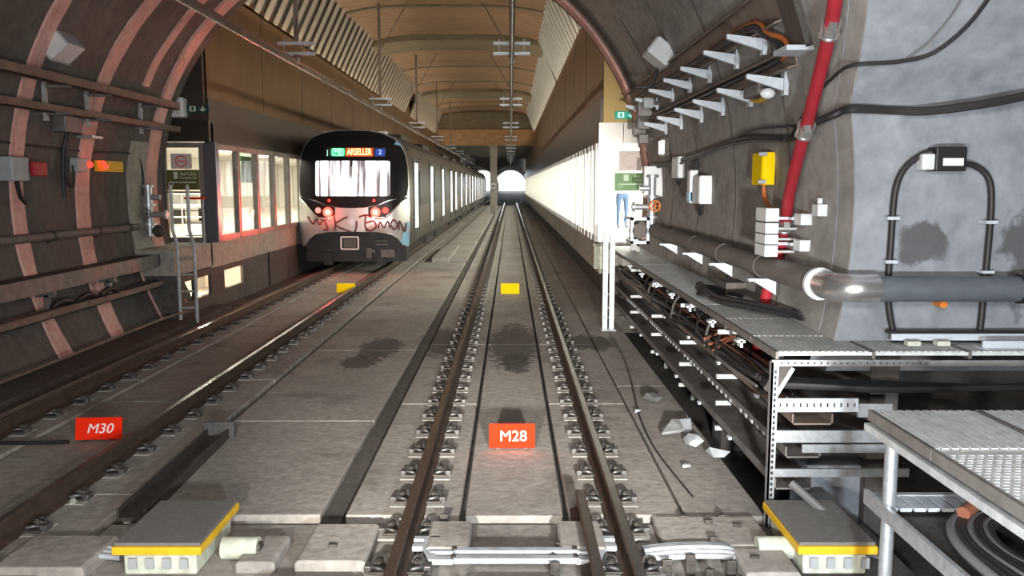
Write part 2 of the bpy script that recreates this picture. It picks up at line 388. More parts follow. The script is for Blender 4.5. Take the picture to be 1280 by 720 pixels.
# cut the flat wall where the bore passes: keep only what lies outside the circle
bm = bmesh.new(); bm.from_mesh(fw.data); ox, oy, oz = fw.location
bm.free()
me = bpy.data.meshes.new('wall_back'); vs = []; fs = []
zs = [.86+(2.9-.86)*i/10 for i in range(10)] + [2.9+(5.0-2.9)*i/12 for i in range(13)]
b = MB()
def fy(z): return 6.42 if z < 2.9 else 6.42-(z-2.9)*.95
def fxx(z): return wx(z)-.004
b.grid(lambda u, v: (fxx(zs[round(v*22)])+(7.2-fxx(zs[round(v*22)]))*u, fy(zs[round(v*22)]), zs[round(v*22)]), 12, 22)
b.grid(lambda u, v: (fxx(zs[round(v*22)])+(7.2-fxx(zs[round(v*22)]))*u, fy(zs[round(v*22)])+.35, zs[round(v*22)]), 12, 22)
b.grid(lambda u, v: (fxx(.86)+(7.2-fxx(.86))*u, 6.42+.35*v, .86), 12, 1)
bpy.data.objects.remove(fw); fw = st(b.build('wall_back', 'flat_wall'))
st(MB().box(1.55, 7.2, -3.2, 4.9, 5.0, 5.3).build('ceiling_side', 'flat_wall'))
st(MB().box(6.9, 7.3, -3.2, 9.5, -1, 5.2).build('wall_side', 'flat_wall'))
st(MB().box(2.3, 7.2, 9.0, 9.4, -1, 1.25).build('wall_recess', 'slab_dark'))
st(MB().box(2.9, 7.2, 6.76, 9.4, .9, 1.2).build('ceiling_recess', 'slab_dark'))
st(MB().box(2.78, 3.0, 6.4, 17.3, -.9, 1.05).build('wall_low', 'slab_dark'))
st(MB().box(2.40, 3.0, 6.8, 16.4, 1.00, 1.06).build('trim_12', 'slab_dark'))
st(MB().box(-8, 7.3, -3.3, -3.0, -1, 7.5).build('wall_rear', 'slab_dark'))
# ---------------------------------------------------------------- structure: floors and slabs
G = -.17
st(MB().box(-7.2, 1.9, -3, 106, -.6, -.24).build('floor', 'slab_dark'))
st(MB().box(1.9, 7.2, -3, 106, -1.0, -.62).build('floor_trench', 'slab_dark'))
st(MB().box(-7.0, -5.72, -3, 17, -.24, -.12).build('floor_edge', 'slab_dark'))
def slabs(name, x0, x1, ys, top, m='slab', gap=.012, bev=.012):
    for a, c in zip(ys[:-1], ys[1:]):
        st(MB().box(x0, x1, a+gap, c-gap, -.26, top).build(name, m, bevel=bev))
yj = [6.06, 9.3, 12.9, 18.5, 24, 30, 36, 42, 48, 54, 60, 70, 80, 93, 106]
slabs('track_slab', -.37, .37, [6.06, 12.9, 24]+[24+2.2*i for i in range(1, 21)]+[80, 106], G-.006)
for s in (-1, 1):
    a, c = sorted((s*.41, s*1.27)); slabs('track_slab', a, c, yj, G)
slabs('track_slab', 1.30, 1.90, [6.06, 10.2, 17.2], G-.012)
slabs('track_slab', 1.30, 2.10, [17.2, 30, 50, 80, 106], G-.03, 'slab')
slabs('track_slab', -1.45, -1.30, [6.06, 12.9, 30, 60, 106], G-.03, 'slab_dark')
slabs('track_slab', -2.95, -1.46, [6.06, 8.6, 12.4, 16.6, 26.9], G+.004)
slabs('track_slab', -2.55, -1.46, [27.4, 36, 46, 58, 70, 106], G+.09)
slabs('track_slab', -2.55, -2.0, [26.9, 32.5], G+.16)
slabs('track_slab', -2.95, -2.6, [26.9, 50, 106], G+.004)
for s in (-1, 1):
    a, c = sorted((-4.31+s*.41, -4.31+s*1.27)); slabs('track_slab', a, c, [-1, 6.5, 10.5, 14.5, 18.5, 40, 70, 106], G)
slabs('track_slab', -4.68, -3.94, [-1, 9.5, 16, 30, 60, 106], G-.02)
slabs('track_slab', -3.0, -1.3, [-1, 4.3], G-.01)
slabs('track_slab', -1.27, 1.9, [-1, 4.25], G-.01)
# lower cross strip before the slabs, seen between the sleeper blocks
st(MB().box(-3.0, 1.9, 4.25, 6.0, -.27, -.215).build('floor_strip', 'slab'))

# ---------------------------------------------------------------- structure: station box
Y0, Y1 = 17.15, 104.0
XR, XL = 1.78, -6.08
# head wall round the tunnel mouth
b = MB(); n = 64
def hw(u, v):
    a = 2*PI*u; c, s_ = math.cos(a), math.sin(a)
    k = min(10/abs(c) if abs(c) > 1e-6 else 1e9, (8.2/s_) if s_ > 1e-6 else (3.4/-s_ if s_ < -1e-6 else 1e9))
    r = RR+.01 + (k-RR-.01)*v
    return (CX+r*c, YE+.02, CZ+r*s_)
b.grid(hw, 96, 2); b.grid(lambda u, v: (hw(u, v)[0], YE+.35, hw(u, v)[2]), 96, 2)
b.grid(lambda u, v: (hw(u, 0)[0], YE+.02+.33*v, hw(u, 0)[2]), 96, 1)
st(b.build('wall_front', 'lining'))
# vault: gentle curve, 8.0 m at the sides, 8.6 m in the middle
def vz(x): return 8.30 - .35*((x-CX)/3.6)**4
st(MB().grid(lambda u, v: (-7+9.8*u, YE+.3+(70.6-YE)*v, vz(-7+9.8*u)), 24, 10).build('ceiling_vault', 'vault', smooth=True, solid=.2))
k = 12
for i, (ya, yb) in enumerate(((34.2, 36.8), (53, 56.5))):
    st(MB().grid(lambda u, v: (-6.3+8.3*u, ya+(yb-ya)*v, vz(-6.3+8.3*u)-.16-.0*v), 20, 1).build('trim_%d' % (13+i), 'vault_band', solid=.3))
for i, ya in enumerate((22.5, 28.6, 43, 49, 61, 65)):
    st(MB().grid(lambda u, v: (-6.2+8.1*u, ya+.25*v, vz(-6.2+8.1*u)-.12), 20, 1).build('trim_%d' % (15+i), 'vault_band', solid=.06))
b = MB().box(-6.3, 2.0, 70.0, 70.6, 6.75, 8.9); st(b.build('wall_beam', 'vault_band'))
st(MB().box(-6.3, 2.0, 69.8, 70.6, 5.5, 6.8).build('wall_lintel', 'orange_concrete'))
st(MB().box(-6.4, 2.1, 70.6, 105, 5.5, 5.8).build('ceiling_low', 'slab_dark'))
# gold panelled walls over the screen doors
for s, x in ((1, XR+.05), (-1, XL-.05)):
    side = 'right' if s > 0 else 'left'
    a, c = sorted((x, x+s*.3))
    st(MB().box(a, c, Y0, Y1, 3.52, 8.9).build('wall_upper_'+side, 'gold'))
    for q in range(1, 14):
        yy = Y0 + q*4.0; e, f = sorted((x-s*.006, x+s*.02)); st(MB().box(e, f, yy-.012, yy+.012, 4.1, 8.3).build('trim_%d' % (30+q+(20 if s > 0 else 0)), 'black'))
    e, f = sorted((x-s*.05, x+s*.02)); st(MB().box(e, f, Y0+.01, Y1, 3.52, 4.02).build('fascia_'+side, 'dark_fascia'))
    e, f = sorted((x-s*.09, x+s*.05)); st(MB().box(e, f, Y0-.02, Y1, 3.12, 3.53).build('header_beam_'+side, 'dark_fascia'))
st(MB().box(XR+.05, 3.4, Y0-.12, Y0+.1, 3.52, 7.0).build('wall_gold_right', 'gold_front'))
st(MB().box(-8.6, XL-.05, Y0-.12, Y0+.1, 3.57, 7.0).build('wall_gold_left', 'gold_shaded'))
st(MB().box(XR-.04, 2.22, Y0-.15, Y0+.1, 3.13, 3.53).box(2.235, 3.4, Y0-.15, Y0+.1, 3.13, 3.53).build('header_front_right', 'steel_fascia'))
st(MB().box(-8.6, XL+.04, Y0-.15, Y0+.1, 3.16, 3.58).build('header_front_left', 'dark_fascia'))
# platforms
st(MB().box(XR, 7.0, Y0-.1, Y1, .50, 1.14).build('platform_right', 'platform_edge', bevel=.01))
st(MB().box(XR+.25, 7.0, Y0-.05, Y1, 1.135, 1.16).build('floor_platform_right', 'tile_floor'))
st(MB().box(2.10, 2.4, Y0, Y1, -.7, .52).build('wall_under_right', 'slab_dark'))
st(MB().box(-12, XL, Y0-.2, Y1, .62, 1.14).build('platform_left', 'platform_edge', bevel=.01))
st(MB().box(-12, XL-.25, Y0-.05, Y1, 1.135, 1.16).build('floor_platform_left', 'tile_floor'))
# wall under the left platform, with two lit openings
b = MB(); zb, zt = .10, .50
b.box(-6.16, XL-.02, 15.3, 15.55, -.3, .64).box(-6.16, XL-.02, 16.05, 16.18, zb, zt)
b.box(-6.16, XL-.02, 15.55, 16.95, -.3, zb).box(-6.16, XL-.02, 15.55, 16.95, zt, .64)
b.box(-6.16, XL-.02, 16.95, 17.75, -.3, .64)
b.box(-6.16, XL-.02, 17.75, 19.0, -.3, zb).box(-6.16, XL-.02, 17.75, 19.0, zt, .64)
b.box(-6.16, XL-.02, 19.0, Y1, -.3, .64)
st(b.build('wall_under_left', 'slab_dark'))
st(MB().box(-7.9, -7.7, 15.3, 21, -.3, .7).box(-7.9, -6.1, 21, 21.1, -.3, .7).box(-7.9, -6.1, 15.2, 21, -.35, -.25).build('wall_cellar', 'white_wall'))
st(MB().box(-8.2, XL, 15.1, Y0-.1, .66, 1.14).build('platform_end_left', 'platform_edge', bevel=.01))
st(MB().box(-8.2, -6.06, 15.1, 15.3, -.3, .66).build('wall_cellar_end', 'slab_dark'))
# platform rooms
for side, xa, xb, c in (('right', XR+.1, 7.0, 1), ('left', -12.0, XL-.1, -1)):
    st(MB().box(xa, xb, Y0+.1, Y1, 3.32, 3.5).build('ceiling_platform_'+side, 'white_ceiling'))
    xw = xb if c > 0 else xa
    st(MB().box(xw-.1, xw+.1, Y0-.2, Y1, .6, 3.5).build('wall_platform_'+side, 'white_wall'))
    for q in range(11):
        px = xw - c*.115
        st(MB().box(px-.006, px+.006, Y0+2+q*3, Y0+2.02+q*3, 1.16, 3.3).build('trim_%d' % (80+q+(20 if c > 0 else 0)), 'dark_fascia'))
st(MB().box(-12, 7.0, Y1, Y1+.3, .6, 8.9).build('wall_station_end_upper', 'slab_dark')) if False else None
# end wall of the station with the two bores; daylight at the far end of the right-hand one
def bore_wall():
    y = 104.5; b = MB(); xs = [-12, -8]; 
    def fill(cx, x0, x1):
        def fn(u, v):
            a = 2*PI*u; c, s_ = math.cos(a), math.sin(a)
            kx = ((x1-cx)/c if c > 1e-6 else ((x0-cx)/c if c < -1e-6 else 1e9)); kz = ((9-2.1)/s_ if s_ > 1e-6 else ((-1-2.1)/s_ if s_ < -1e-6 else 1e9))
            r = 2.45+(min(kx, kz)-2.45)*v; return (cx+r*c, y, 2.1+r*s_)
        b.grid(fn, 80, 1)
    fill(0, -2.05, 7.2); fill(-4.31, -12, -2.05)
    st(b.build('wall_end', 'slab_dark', solid=.2))
bore_wall()
for nme, cx in (('bore_right', 0.0), ('bore_left', -4.31)):
    st(MB().grid(lambda u, v: (cx+2.46*math.cos(2*PI*u), 104.4+30*v, 2.1+2.46*math.sin(2*PI*u)), 40, 6).build('wall_'+nme, 'slab', smooth=True, solid=.15))
    st(MB().prism([(104.3, -.6), (134.6, -.6), (134.6, 1.45), (119, .3), (104.3, -.2)], cx-2.4, cx+2.4, 'x').build('floor_'+nme, 'slab_dark'))

# column between the tracks
st(MB().box(-1.70, -1.14, 69.6, 70.2, -.3, 5.55).build('column', 'platform_edge', bevel=.03))
c = thing('wall_box', (-1.42, 69.5, 2.0), 'small white box on the concrete column between the tracks', 'box'); MB().box(-1.56, -1.28, 69.4, 69.6, 2.0, 2.45).build('case', 'box_white', c, bevel=.02); MB().box(-1.5, -1.34, 69.38, 69.41, 2.1, 2.3).build('display', 'black', c)

# ---------------------------------------------------------------- rails
rp = [(-.075, -.162), (.075, -.162), (.075, -.150), (.012, -.128), (.009, -.045), (.036, -.030), (.036, -.006), (.028, 0), (-.028, 0), (-.036, -.006), (-.036, -.030), (-.009, -.045), (-.012, -.128), (-.075, -.150)]
def rail(x, y0, y1, label, cat='rail', name='rail'):
    t = thing(name, (x, y0, -.162), label, cat, 'running rails' if name == 'rail' else None)
    MB().prism([(x+u, v) for u, v in rp], y0, y1).build('rail_body', 'rail_side', t)
    MB().box(x-.026, x+.026, y0, y1, -.001, .0015).build('running_surface', 'rail_top', t, label='polished strip along the rail head')
rail(-.75, 2.0, 134, 'left rail of the middle track, rusty with a polished top')
rail(.75, 2.0, 134, 'right rail of the middle track, rusty with a polished top')
rail(-3.56, 2.0, 134, 'near rail of the left track, on which the train stands')
rail(-5.06, 2.0, 134, 'far rail of the left track, next to the tunnel wall side')
rail(.50, 2.2, 6.15, 'short brown check rail inside the right rail at the lower edge', 'rail', 'check_rail')

def fastener(full):
    t = thing('rail_fastener', (0, 0, G), 'rail', 'rail fastener', 'rail fasteners')
    MB().box(-.21, .21, -.12, .12, G-.01, G+.006).build('grout_pad', 'grout', t)
    if full:
        MB().box(-.18, .18, -.075, .075, G+.006, G+.026).build('baseplate', 'iron', t, bevel=.004)
        for s in (-1, 1):
            MB().tube([(s*.085, -.055, G+.03), (s*.10, -.085, G+.055), (s*.15, -.07, G+.06), (s*.165, -.03, G+.045), (s*.13, 0, G+.065), (s*.165, .03, G+.045), (s*.15, .07, G+.06), (s*.10, .085, G+.055), (s*.085, .055, G+.03)], .011, 6, 3).build('spring_clip', 'clip_grey', t, smooth=True)
            MB().cyl((s*.125, 0, G+.02), (s*.125, 0, G+.085), .014, 8).cyl((s*.125, 0, G+.058), (s*.125, 0, G+.08), .026, 6).build('bolt', 'iron', t)
            MB().box(s*.19-.025, s*.19+.025, -.045, .045, G+.004, G+.05).build('shoulder', 'clip_grey', t, bevel=.006)
    else:
        b = MB().box(-.17, .17, -.07, .07, G+.006, G+.03)
        for s in (-1, 1): b.box(s*.13-.035, s*.13+.035, -.05, .05, G+.03, G+.075)
        b.build('baseplate', 'iron', t)
    proto_done(t); return t
fA, fB = fastener(True), fastener(False)
spots = []
for x, lab in ((-.75, 'sprung clip fastening that holds the left rail of the middle track'), (.75, 'sprung clip fastening that holds the right rail of the middle track')):
    spots += [(x, 4.55+.6*i, lab) for i in range(98)]
for x, lab in ((-3.56, 'sprung clip fastening on the near rail of the left track'), (-5.06, 'sprung clip fastening on the far rail of the left track')):
    spots += [(x, 4.6+.6*i, lab) for i in range(31)]
used = {}
for x, y, lab in spots:
    if 5.05 < y < 5.75 and abs(x) < 1: pass
    src = fA if y < 17 else fB
    if src.name not in used: used[src.name] = (x, y, lab); continue
    c = copy_tree(src, (x, y, 0), lab); c.location = (x, y, G)
for src in (fA, fB): x, y, lab = used[src.name]; src.location = (x, y, G); src['label'] = lab
b = MB()
for x in (-.75, .75):
    for i in range(70):
        y = 4.55+.6*98+.6*i
        if y < 103: b.box(x-.2, x+.2, y-.1, y+.1, G-.01, G+.03)
tag(b.build('rail_fasteners', 'iron'), 'distant run of rail clips beyond the nearer ones, as small dark dots', 'rail fasteners', None, 'stuff')

# ---------------------------------------------------------------- marker signs between the rails
def sign(name, x, y, wd, ht, m, label, txt=None, shear=0, rz=0, g=None):
    t = thing(name, (x, y, G), label, 'sign', g)
    Mx = Matrix.Translation((x, y, G)) @ Matrix.Rotation(rz, 4, 'Z') @ Matrix.Rotation(R(-12), 4, 'X')
    MB().box(-wd/2, wd/2, -.006, .006, .012, ht+.012, Mx).build('plate', m, t, bevel=.003)
    b = MB(); 
    for s in (-1, 1): MB().box(s*wd*.3-.02, s*wd*.3+.02, .0, .10, -.0, .03, Matrix.Translation((x, y, G)) @ Matrix.Rotation(rz, 4, 'Z')).box(s*wd*.3-.02, s*wd*.3+.02, .006, .012, .0, ht*.8, Mx).build('bracket', 'iron', t)
    if txt:
        o = text('lettering', txt, ht*.62, (x, y, G), 'sign_white', t, shear=shear, xscale=1.05)
        c0 = Matrix.Translation(-(Vector((x, y, G))-Vector(ORG[t.name])))
        o.data.transform(Matrix.Translation((0, 0, 0)))
        # move onto the tilted plate
        o.data.transform(Matrix.Rotation(rz, 4, 'Z') @ Matrix.Rotation(R(-12), 4, 'X') @ Matrix.Translation((.012, -.011, ht/2+.008)))
    return t
sign('marker_sign', -.012, 7.66, .43, .225, 'sign_red', 'red plate lettered M28 in white, between the rails of the middle track', 'M28')
sign('marker_sign', -4.03, 7.93, .44, .215, 'sign_red', 'red plate lettered M30 in white, between the rails of the left track', 'M30', .22, R(4))
sign('marker_plate', -.035, 18.9, .42, .24, 'yellow', 'blank yellow plate between the rails of the middle track')
sign('marker_plate', -3.80, 19.1, .42, .22, 'yellow', 'blank yellow plate between the rails in front of the train')

# ---------------------------------------------------------------- yellow edged track boxes and the cross rodding in front
def track_box(x0, x1, label, lx):
    t = thing('track_box', ((x0+x1)/2, 5.45, -.215), label, 'equipment box', None)
    MB().box(x0-.01, x1+.01, 5.13, 5.86, .008, .03).build('cover', 'cover_grey', t, bevel=.004)
    MB().box(x0-.02, x1+.02, 5.11, 5.88, -.045, .008).build('rim', 'yellow_paint', t, bevel=.006, label='yellow painted rim under the cover')
    bd = MB().box(x0+.03, x1-.03, 5.16, 5.84, -.2, -.045).build('body', 'box_cream', t, bevel=.015)
    for i in range(4): MB().box(x0+.07+i*.11, x0+.12+i*.11, 5.135, 5.17, -.15, -.08).build('vent', 'box_grey', bd)
    b = MB().cyl((lx-.10, 5.40, -.125), (lx+.14, 5.40, -.125), .075, 16).build('motor', 'box_cream', t, smooth=True)
    MB().cyl((lx+.13, 5.40, -.125), (lx+.16, 5.40, -.125), .045, 14).build('shaft', 'iron', t, smooth=True)
track_box(-2.55, -2.02, 'yellow rimmed box with grey lid on the ground left of the middle track', -1.86)
track_box(1.83, 2.30, 'yellow rimmed box with grey lid beside the metal shelf post on the right', 1.73)
st(MB().box(1.8, 2.6, 4.9, 6.0, -.7, -.21).build('floor_pad', 'slab_dark'))
def block(x0, x1, y0, y1, top, label):
    o = MB().prism([(x0, -.216), (x1, -.216), (x1, top-.02), (x1-.02, top), (x0+.02, top), (x0, top-.02)], y0, y1).build('sleeper_block', 'slab', bevel=.012); tag(o, label, 'concrete block')
block(-1.42, -.96, 5.15, 5.75, -.10, 'concrete block left of the left rail, level with the grey rods')
block(-.60, -.30, 5.35, 5.80, -.10, 'small concrete block inside the left rail behind the grey rods')
block(.30, .62, 5.35, 5.80, -.10, 'small concrete block inside the right rail behind the grey rods')
block(1.02, 1.78, 5.45, 5.95, -.13, 'long concrete block right of the right rail, behind the pale pipes')
block(1.45, 1.80, 5.0, 5.36, -.11, 'concrete block between the pale pipes and the right yellow rimmed box')
block(-1.55, -.96, 4.3, 4.98, -.12, 'concrete block at the lower edge left of the left rail')
block(-.28, .28, 4.72, 5.02, -.15, 'flat concrete block in front of the grey rods at the lower edge')
block(1.02, 1.80, 4.3, 4.92, -.12, 'concrete block at the lower edge right of the right rail')
block(-1.82, -1.56, 5.2, 5.62, -.13, 'square concrete block right of the left yellow rimmed box')
block(-3.35, -2.75, 5.1, 5.6, -.12, 'concrete block left of the left yellow rimmed box')
for i, (dy, dz, lab) in enumerate(((0, 0, 'far rod of the pair of grey cranked rods crossing the middle track'), (-.11, -.005, 'near rod of the pair of grey cranked rods crossing the middle track'))):
    y = 5.33+dy; z = -.12+dz
    t = thing('cranked_rod', (0, y, z-.03), lab, 'rod', 'grey cranked rods')
    MB().box(-.40, .42, y-.03, y+.03, z-.02, z+.02).build('rod', 'blue_grey', t, bevel=.008)
    for s in (-1, 1):
        MB().prism([(s*.40, y-.03), (s*.56, y-.03), (s*.62, y+.17), (s*.69, y+.17), (s*.69, y+.23), (s*.575, y+.23), (s*.515, y+.03), (s*.40, y+.03)], z-.025, z+.012, 'z').build('crank', 'blue_grey', t, bevel=.006)
        MB().cyl((s*.40, y, z+.01), (s*.40, y, z+.03), .018, 8).build('bolt', 'iron', t)
for i in range(5):
    z = -.11-.01*abs(i-2); y = 5.42-.045*i
    tag(MB().tube([(.86, y-.02, z), (1.1, y, z+.015), (1.35, y+.01, z+.012), (1.46, y+.04, z-.02), (1.5, y+.05, z-.08)], .019, 8, 4).build('pale_pipe', 'blue_grey', smooth=True), 'thin pale pipe in the bundle lying right of the right rail', 'pipe', 'pale pipes beside the right rail')
for i in range(3):
    y = 5.45-.06*i
    tag(MB().tube([(-3.35, y, -.16), (-3.1, y, -.15), (-2.9, y, -.15), (-2.75, y, -.15), (-2.62, y, -.16)], .02, 8, 4).build('pale_pipe', 'blue_grey', smooth=True), 'thin pale pipe in the bundle left of the left yellow rimmed box', 'pipe', 'pale pipes left of the yellow rimmed box')
# short bolts and clamps on the cross strip
for i in range(22):
    x = random.choice([-.66, -.55, -.3, .3, .5, .95, 1.1, 1.25, 1.4, 1.55, -1.0, -1.2]) + random.uniform(-.05, .05); y = random.uniform(4.75, 5.98)
    t = tag(MB().box(x-.03, x+.03, y-.012, y+.012, -.22, -.10+random.uniform(-.02, .03)).cyl((x, y-.02, -.13), (x, y+.03, -.13), .022, 6).build('clamp', 'iron', bevel=.003), 'dark upright bolt clamp on the cross strip at the front', 'clamp', 'bolt clamps on the cross strip')
# sloping channel lying left of the left box
t = thing('steel_channel', (-2.85, 6.9, G), 'dark steel channel lying aslant on the ground behind the left yellow rimmed box', 'channel')
Mx = Matrix.Translation((-2.86, 7.0, G+.004)) @ Matrix.Rotation(R(2), 4, 'Z')
MB().box(-.11, .11, -1.05, 1.0, 0, .03, Mx).build('web', 'iron', t)
MB().box(.09, .11, -1.05, 1.0, .03, .09, Mx).box(-.11, -.09, -1.05, 1.0, .03, .09, Mx).build('flange', 'iron', t)
MB().box(-.13, .16, 1.0, 1.05, -.0, .16, Mx).build('end_plate', 'clip_grey', t)

# ---------------------------------------------------------------- catenary
def hanger(x, y, label, s):
    t = thing('catenary_support', (x, y, 4.75), label, 'overhead support', 'overhead line supports')
    top = vz(x)+.02 if y < 70 else 5.55
    if y < 16.6: top = CZ+math.sqrt(RR*RR-(x-CX)**2)
    MB().cyl((x, y, 5.05), (x, y, top), .05, 10).build('rod', 'tray_brown', t, smooth=True)
    MB().box(x-.17, x+.17, y-.17, y+.17, top-.06, top).build('ceiling_plate', 'tray_brown', t)
    b = MB(); 
    for z in (4.88, 5.08): MB().box(x-.37, x+.37, y-.05, y+.05, z, z+.06).build('cross_bar', 'bracket_white', t, bevel=.005)
    b = MB()
    for q in (-.25, .25): MB().cyl((x+q, y, 4.85), (x+q, y, 5.2), .014, 6).build('threaded_rod', 'galvanised', t)
    MB().cyl((x, y, 4.80), (x, y, 4.9), .05, 10).cyl((x, y, 4.83), (x, y, 4.85), .08, 12).cyl((x, y, 4.87), (x, y, 4.885), .075, 12).build('insulator', 'tray_brown', t)
    MB().box(x-.05, x+.05, y-.04, y+.04, 4.72, 4.82).build('clamp', 'galvanised_dull', t)
    if 20 < y < 70:
        MB().cyl((x, y, 6.6), (x+s*1.0, y, vz(x+s)-.02), .022, 6).build('brace', 'tray_brown', t)
        MB().box(x+s*1.0-.09, x+s*1.0+.09, y-.09, y+.09, vz(x+s)-.07, vz(x+s)+.02).build('brace_plate', 'tray_brown', t)
ords = ['nearest', 'second', 'third', 'fourth', 'fifth', 'sixth', 'seventh', 'eighth', 'ninth']
for i in range(8):
    hanger(0, 17.3+10.9*i, ords[i]+' overhead hanger with white crossbars above the middle track', -1)
    hanger(-4.31, 17.3+10.9*i, ords[i]+' overhead hanger with white crossbars above the left track', 1)
def conductor(x, label, z=4.72):
    t = thing('conductor_rail', (x, 8, z-.1), label, 'overhead rail')
    MB().prism([(x-.045, z+.05), (x-.045, z+.04), (x-.01, z+.03), (x-.022, z-.05), (x-.014, z-.065), (x+.014, z-.065), (x+.022, z-.05), (x+.01, z+.03), (x+.045, z+.04), (x+.045, z+.05)], 4.0, 134).build('profile', 'tray_brown', t)
    MB().cyl((x, 4.0, z-.07), (x, 134, z-.07), .009, 8).build('contact_wire', 'rail_top', t, smooth=True)
conductor(0, 'overhead conductor rail running straight away above the middle track')
conductor(-4.31, 'overhead conductor rail above the left track, leading to the train roof')

# ---------------------------------------------------------------- louvres under the vault
def louvre(side, ya, yb, label, inset=0):
    up, lo = ((1.13, 7.9), (1.86, 6.42)) if side > 0 else ((-5.43, 7.9), (-6.14, 6.42))
    up = (up[0]+side*inset, up[1]); 
    t = thing('louvre_panel', (lo[0], ya, lo[1]), label, 'louvre', 'louvre panels under the vault')
    n = int((yb-ya)/.8)
    for i in range(n):
        y = ya+.8*i; e = random.uniform(-.06, .06)
        b = MB(); d = Vector((lo[0]-up[0], 0, lo[1]-up[1])).normalized()
        a = Vector((up[0], y, up[1])) - d*(.1+e); c = Vector((lo[0], y, lo[1])) + d*e*.3
        nrm = Vector((-d.z, 0, d.x))*(-side); wv = Vector((0, .28, 0)) + nrm*.03
        vs = [a, c, c+wv, a+wv]; th = nrm*.012
        b._add([p-th for p in vs]+[p+th for p in vs], [(0,1,2,3), (7,6,5,4), (0,4,5,1), (1,5,6,2), (2,6,7,3), (3,7,4,0)])
        b.build('blade', 'louvre_pale' if side > 0 else 'louvre_brown', t)
    d = Vector((lo[0]-up[0], 0, lo[1]-up[1])).normalized(); nn = Vector((-d.z, 0, d.x))*(-side)
    q = [Vector((up[0], 0, up[1]))-nn*.05, Vector((lo[0], 0, lo[1]))-nn*.05, Vector((lo[0], 0, lo[1]))-nn*.10, Vector((up[0], 0, up[1]))-nn*.10]
    MB().prism([(p.x, p.z) for p in q], ya, yb).build('gap_shade', 'iron', t)  # added dark sheet that makes the gaps between the blades look shaded
    MB().box(up[0]-.04, up[0]+.04, ya, yb, up[1]+.12, up[1]+.2).box(lo[0]-.02+side*.02, lo[0]+.03+side*.02, ya, yb, lo[1]-.06, lo[1]+.0).build('rail', 'tray_brown', t)
louvre(1, 19.5, 35.1, 'nearest grey slatted panel under the vault on the right side')
louvre(1, 35.4, 68, 'long grey slatted panel on the right, behind the nearest one', .12)
louvre(-1, 17.5, 49.6, 'long grey slatted panel under the vault on the left side')
louvre(-1, 52, 69, 'grey slatted panel on the left, farthest down the vault', .1)

# ---------------------------------------------------------------- platform screen doors
def bay(side, y, wd, label):
    x = XR-.02 if side > 0 else XL+.02
    t = thing('screen_door', (x, y, 1.14), label, 'platform screen door', 'platform screen doors, %s side' % ('right' if side > 0 else 'left'))
    fr = 'frame_alu' if side > 0 else 'frame_dark'
    for yy, ww in (((y+.06, .12), (y+wd*.34, .05), (y+wd*.62, .05)) if side > 0 else ((y+.04, .07), (y+.14, .05))):
        MB().box(x-.06, x+.06, yy-ww/2, yy+ww/2, 1.14, 3.13).build('post', fr, t)
    MB().box(x-.05, x+.05, y, y+wd, 1.14, 1.26).build('sill', fr, t)
    MB().box(x-.05, x+.05, y, y+wd, 3.02, 3.13).build('top_rail', fr, t)
    for a, c in (((y+.12, y+wd*.34-.025), (y+wd*.34+.025, y+wd*.62-.025), (y+wd*.62+.025, y+wd)) if side > 0 else ((y+.165, y+wd),)):
        MB().box(x-.006, x+.006, a, c, 1.26, 3.02).build('glass', 'door_glass' if side > 0 else 'clear_glass', t)
    proto_done(t); return t
p = bay(1, Y0+.05, 2.5, 'nearest bay of the bright screen doors on the right platform')
for i in range(1, 34): copy_tree(p, (0, 2.5*i, 0), 'bright glass screen door bay farther along the right platform' if i > 5 else ords[i]+' bay from the near end of the right screen doors')
p = bay(-1, Y0+.05, 1.4, 'nearest bay of the screen doors on the left platform')
for i in range(1, 12): copy_tree(p, (0, 1.4*i, 0), ords[i]+' bay of the left screen doors, towards the train' if i < 5 else 'screen door bay on the left platform, behind the train')
# bright round-the-corner end screens, facing the tunnel
def end_screen(x0, x1, label, g, corner):
    y = Y0-.02
    t = thing('end_screen', ((x0+x1)/2, y, 1.14), label, 'glass screen')
    MB().box(corner-.13, corner+.13, y-.08, y+.10, 1.14, 3.14).build('corner_post', 'aluminium' if x0 > 0 else 'corner_blue', t, bevel=.01)
    fm = 'aluminium' if x0 > 0 else 'frame_dark'
    b = MB().box(x0, x1, y-.04, y+.04, 1.14, 1.24).box(x0, x1, y-.04, y+.04, 3.04, 3.14)
    for q in (x0, x1): b.box(q-.05, q+.05, y-.05, y+.05, 1.14, 3.14)
    b.box(x0, x1, y-.03, y+.03, 2.13, 2.17)
    b.build('frame', fm, t)
    MB().box(x0+.05, x1-.05, y-.006, y+.006, 1.24, 3.04).build('glass', g, t)
    return t
eR = end_screen(2.02, 2.92, 'glass end screen of the right platform with a green notice on it', 'clear_glass', 1.86)
eL = end_screen(-7.02, -6.24, 'glass end door of the left platform with an olive notice on it', 'clear_glass', -6.06)
st(MB().box(-8.8, -7.08, Y0-.1, Y0+.1, 1.14, 3.2).build('wall_booth_left', 'dark_fascia'))
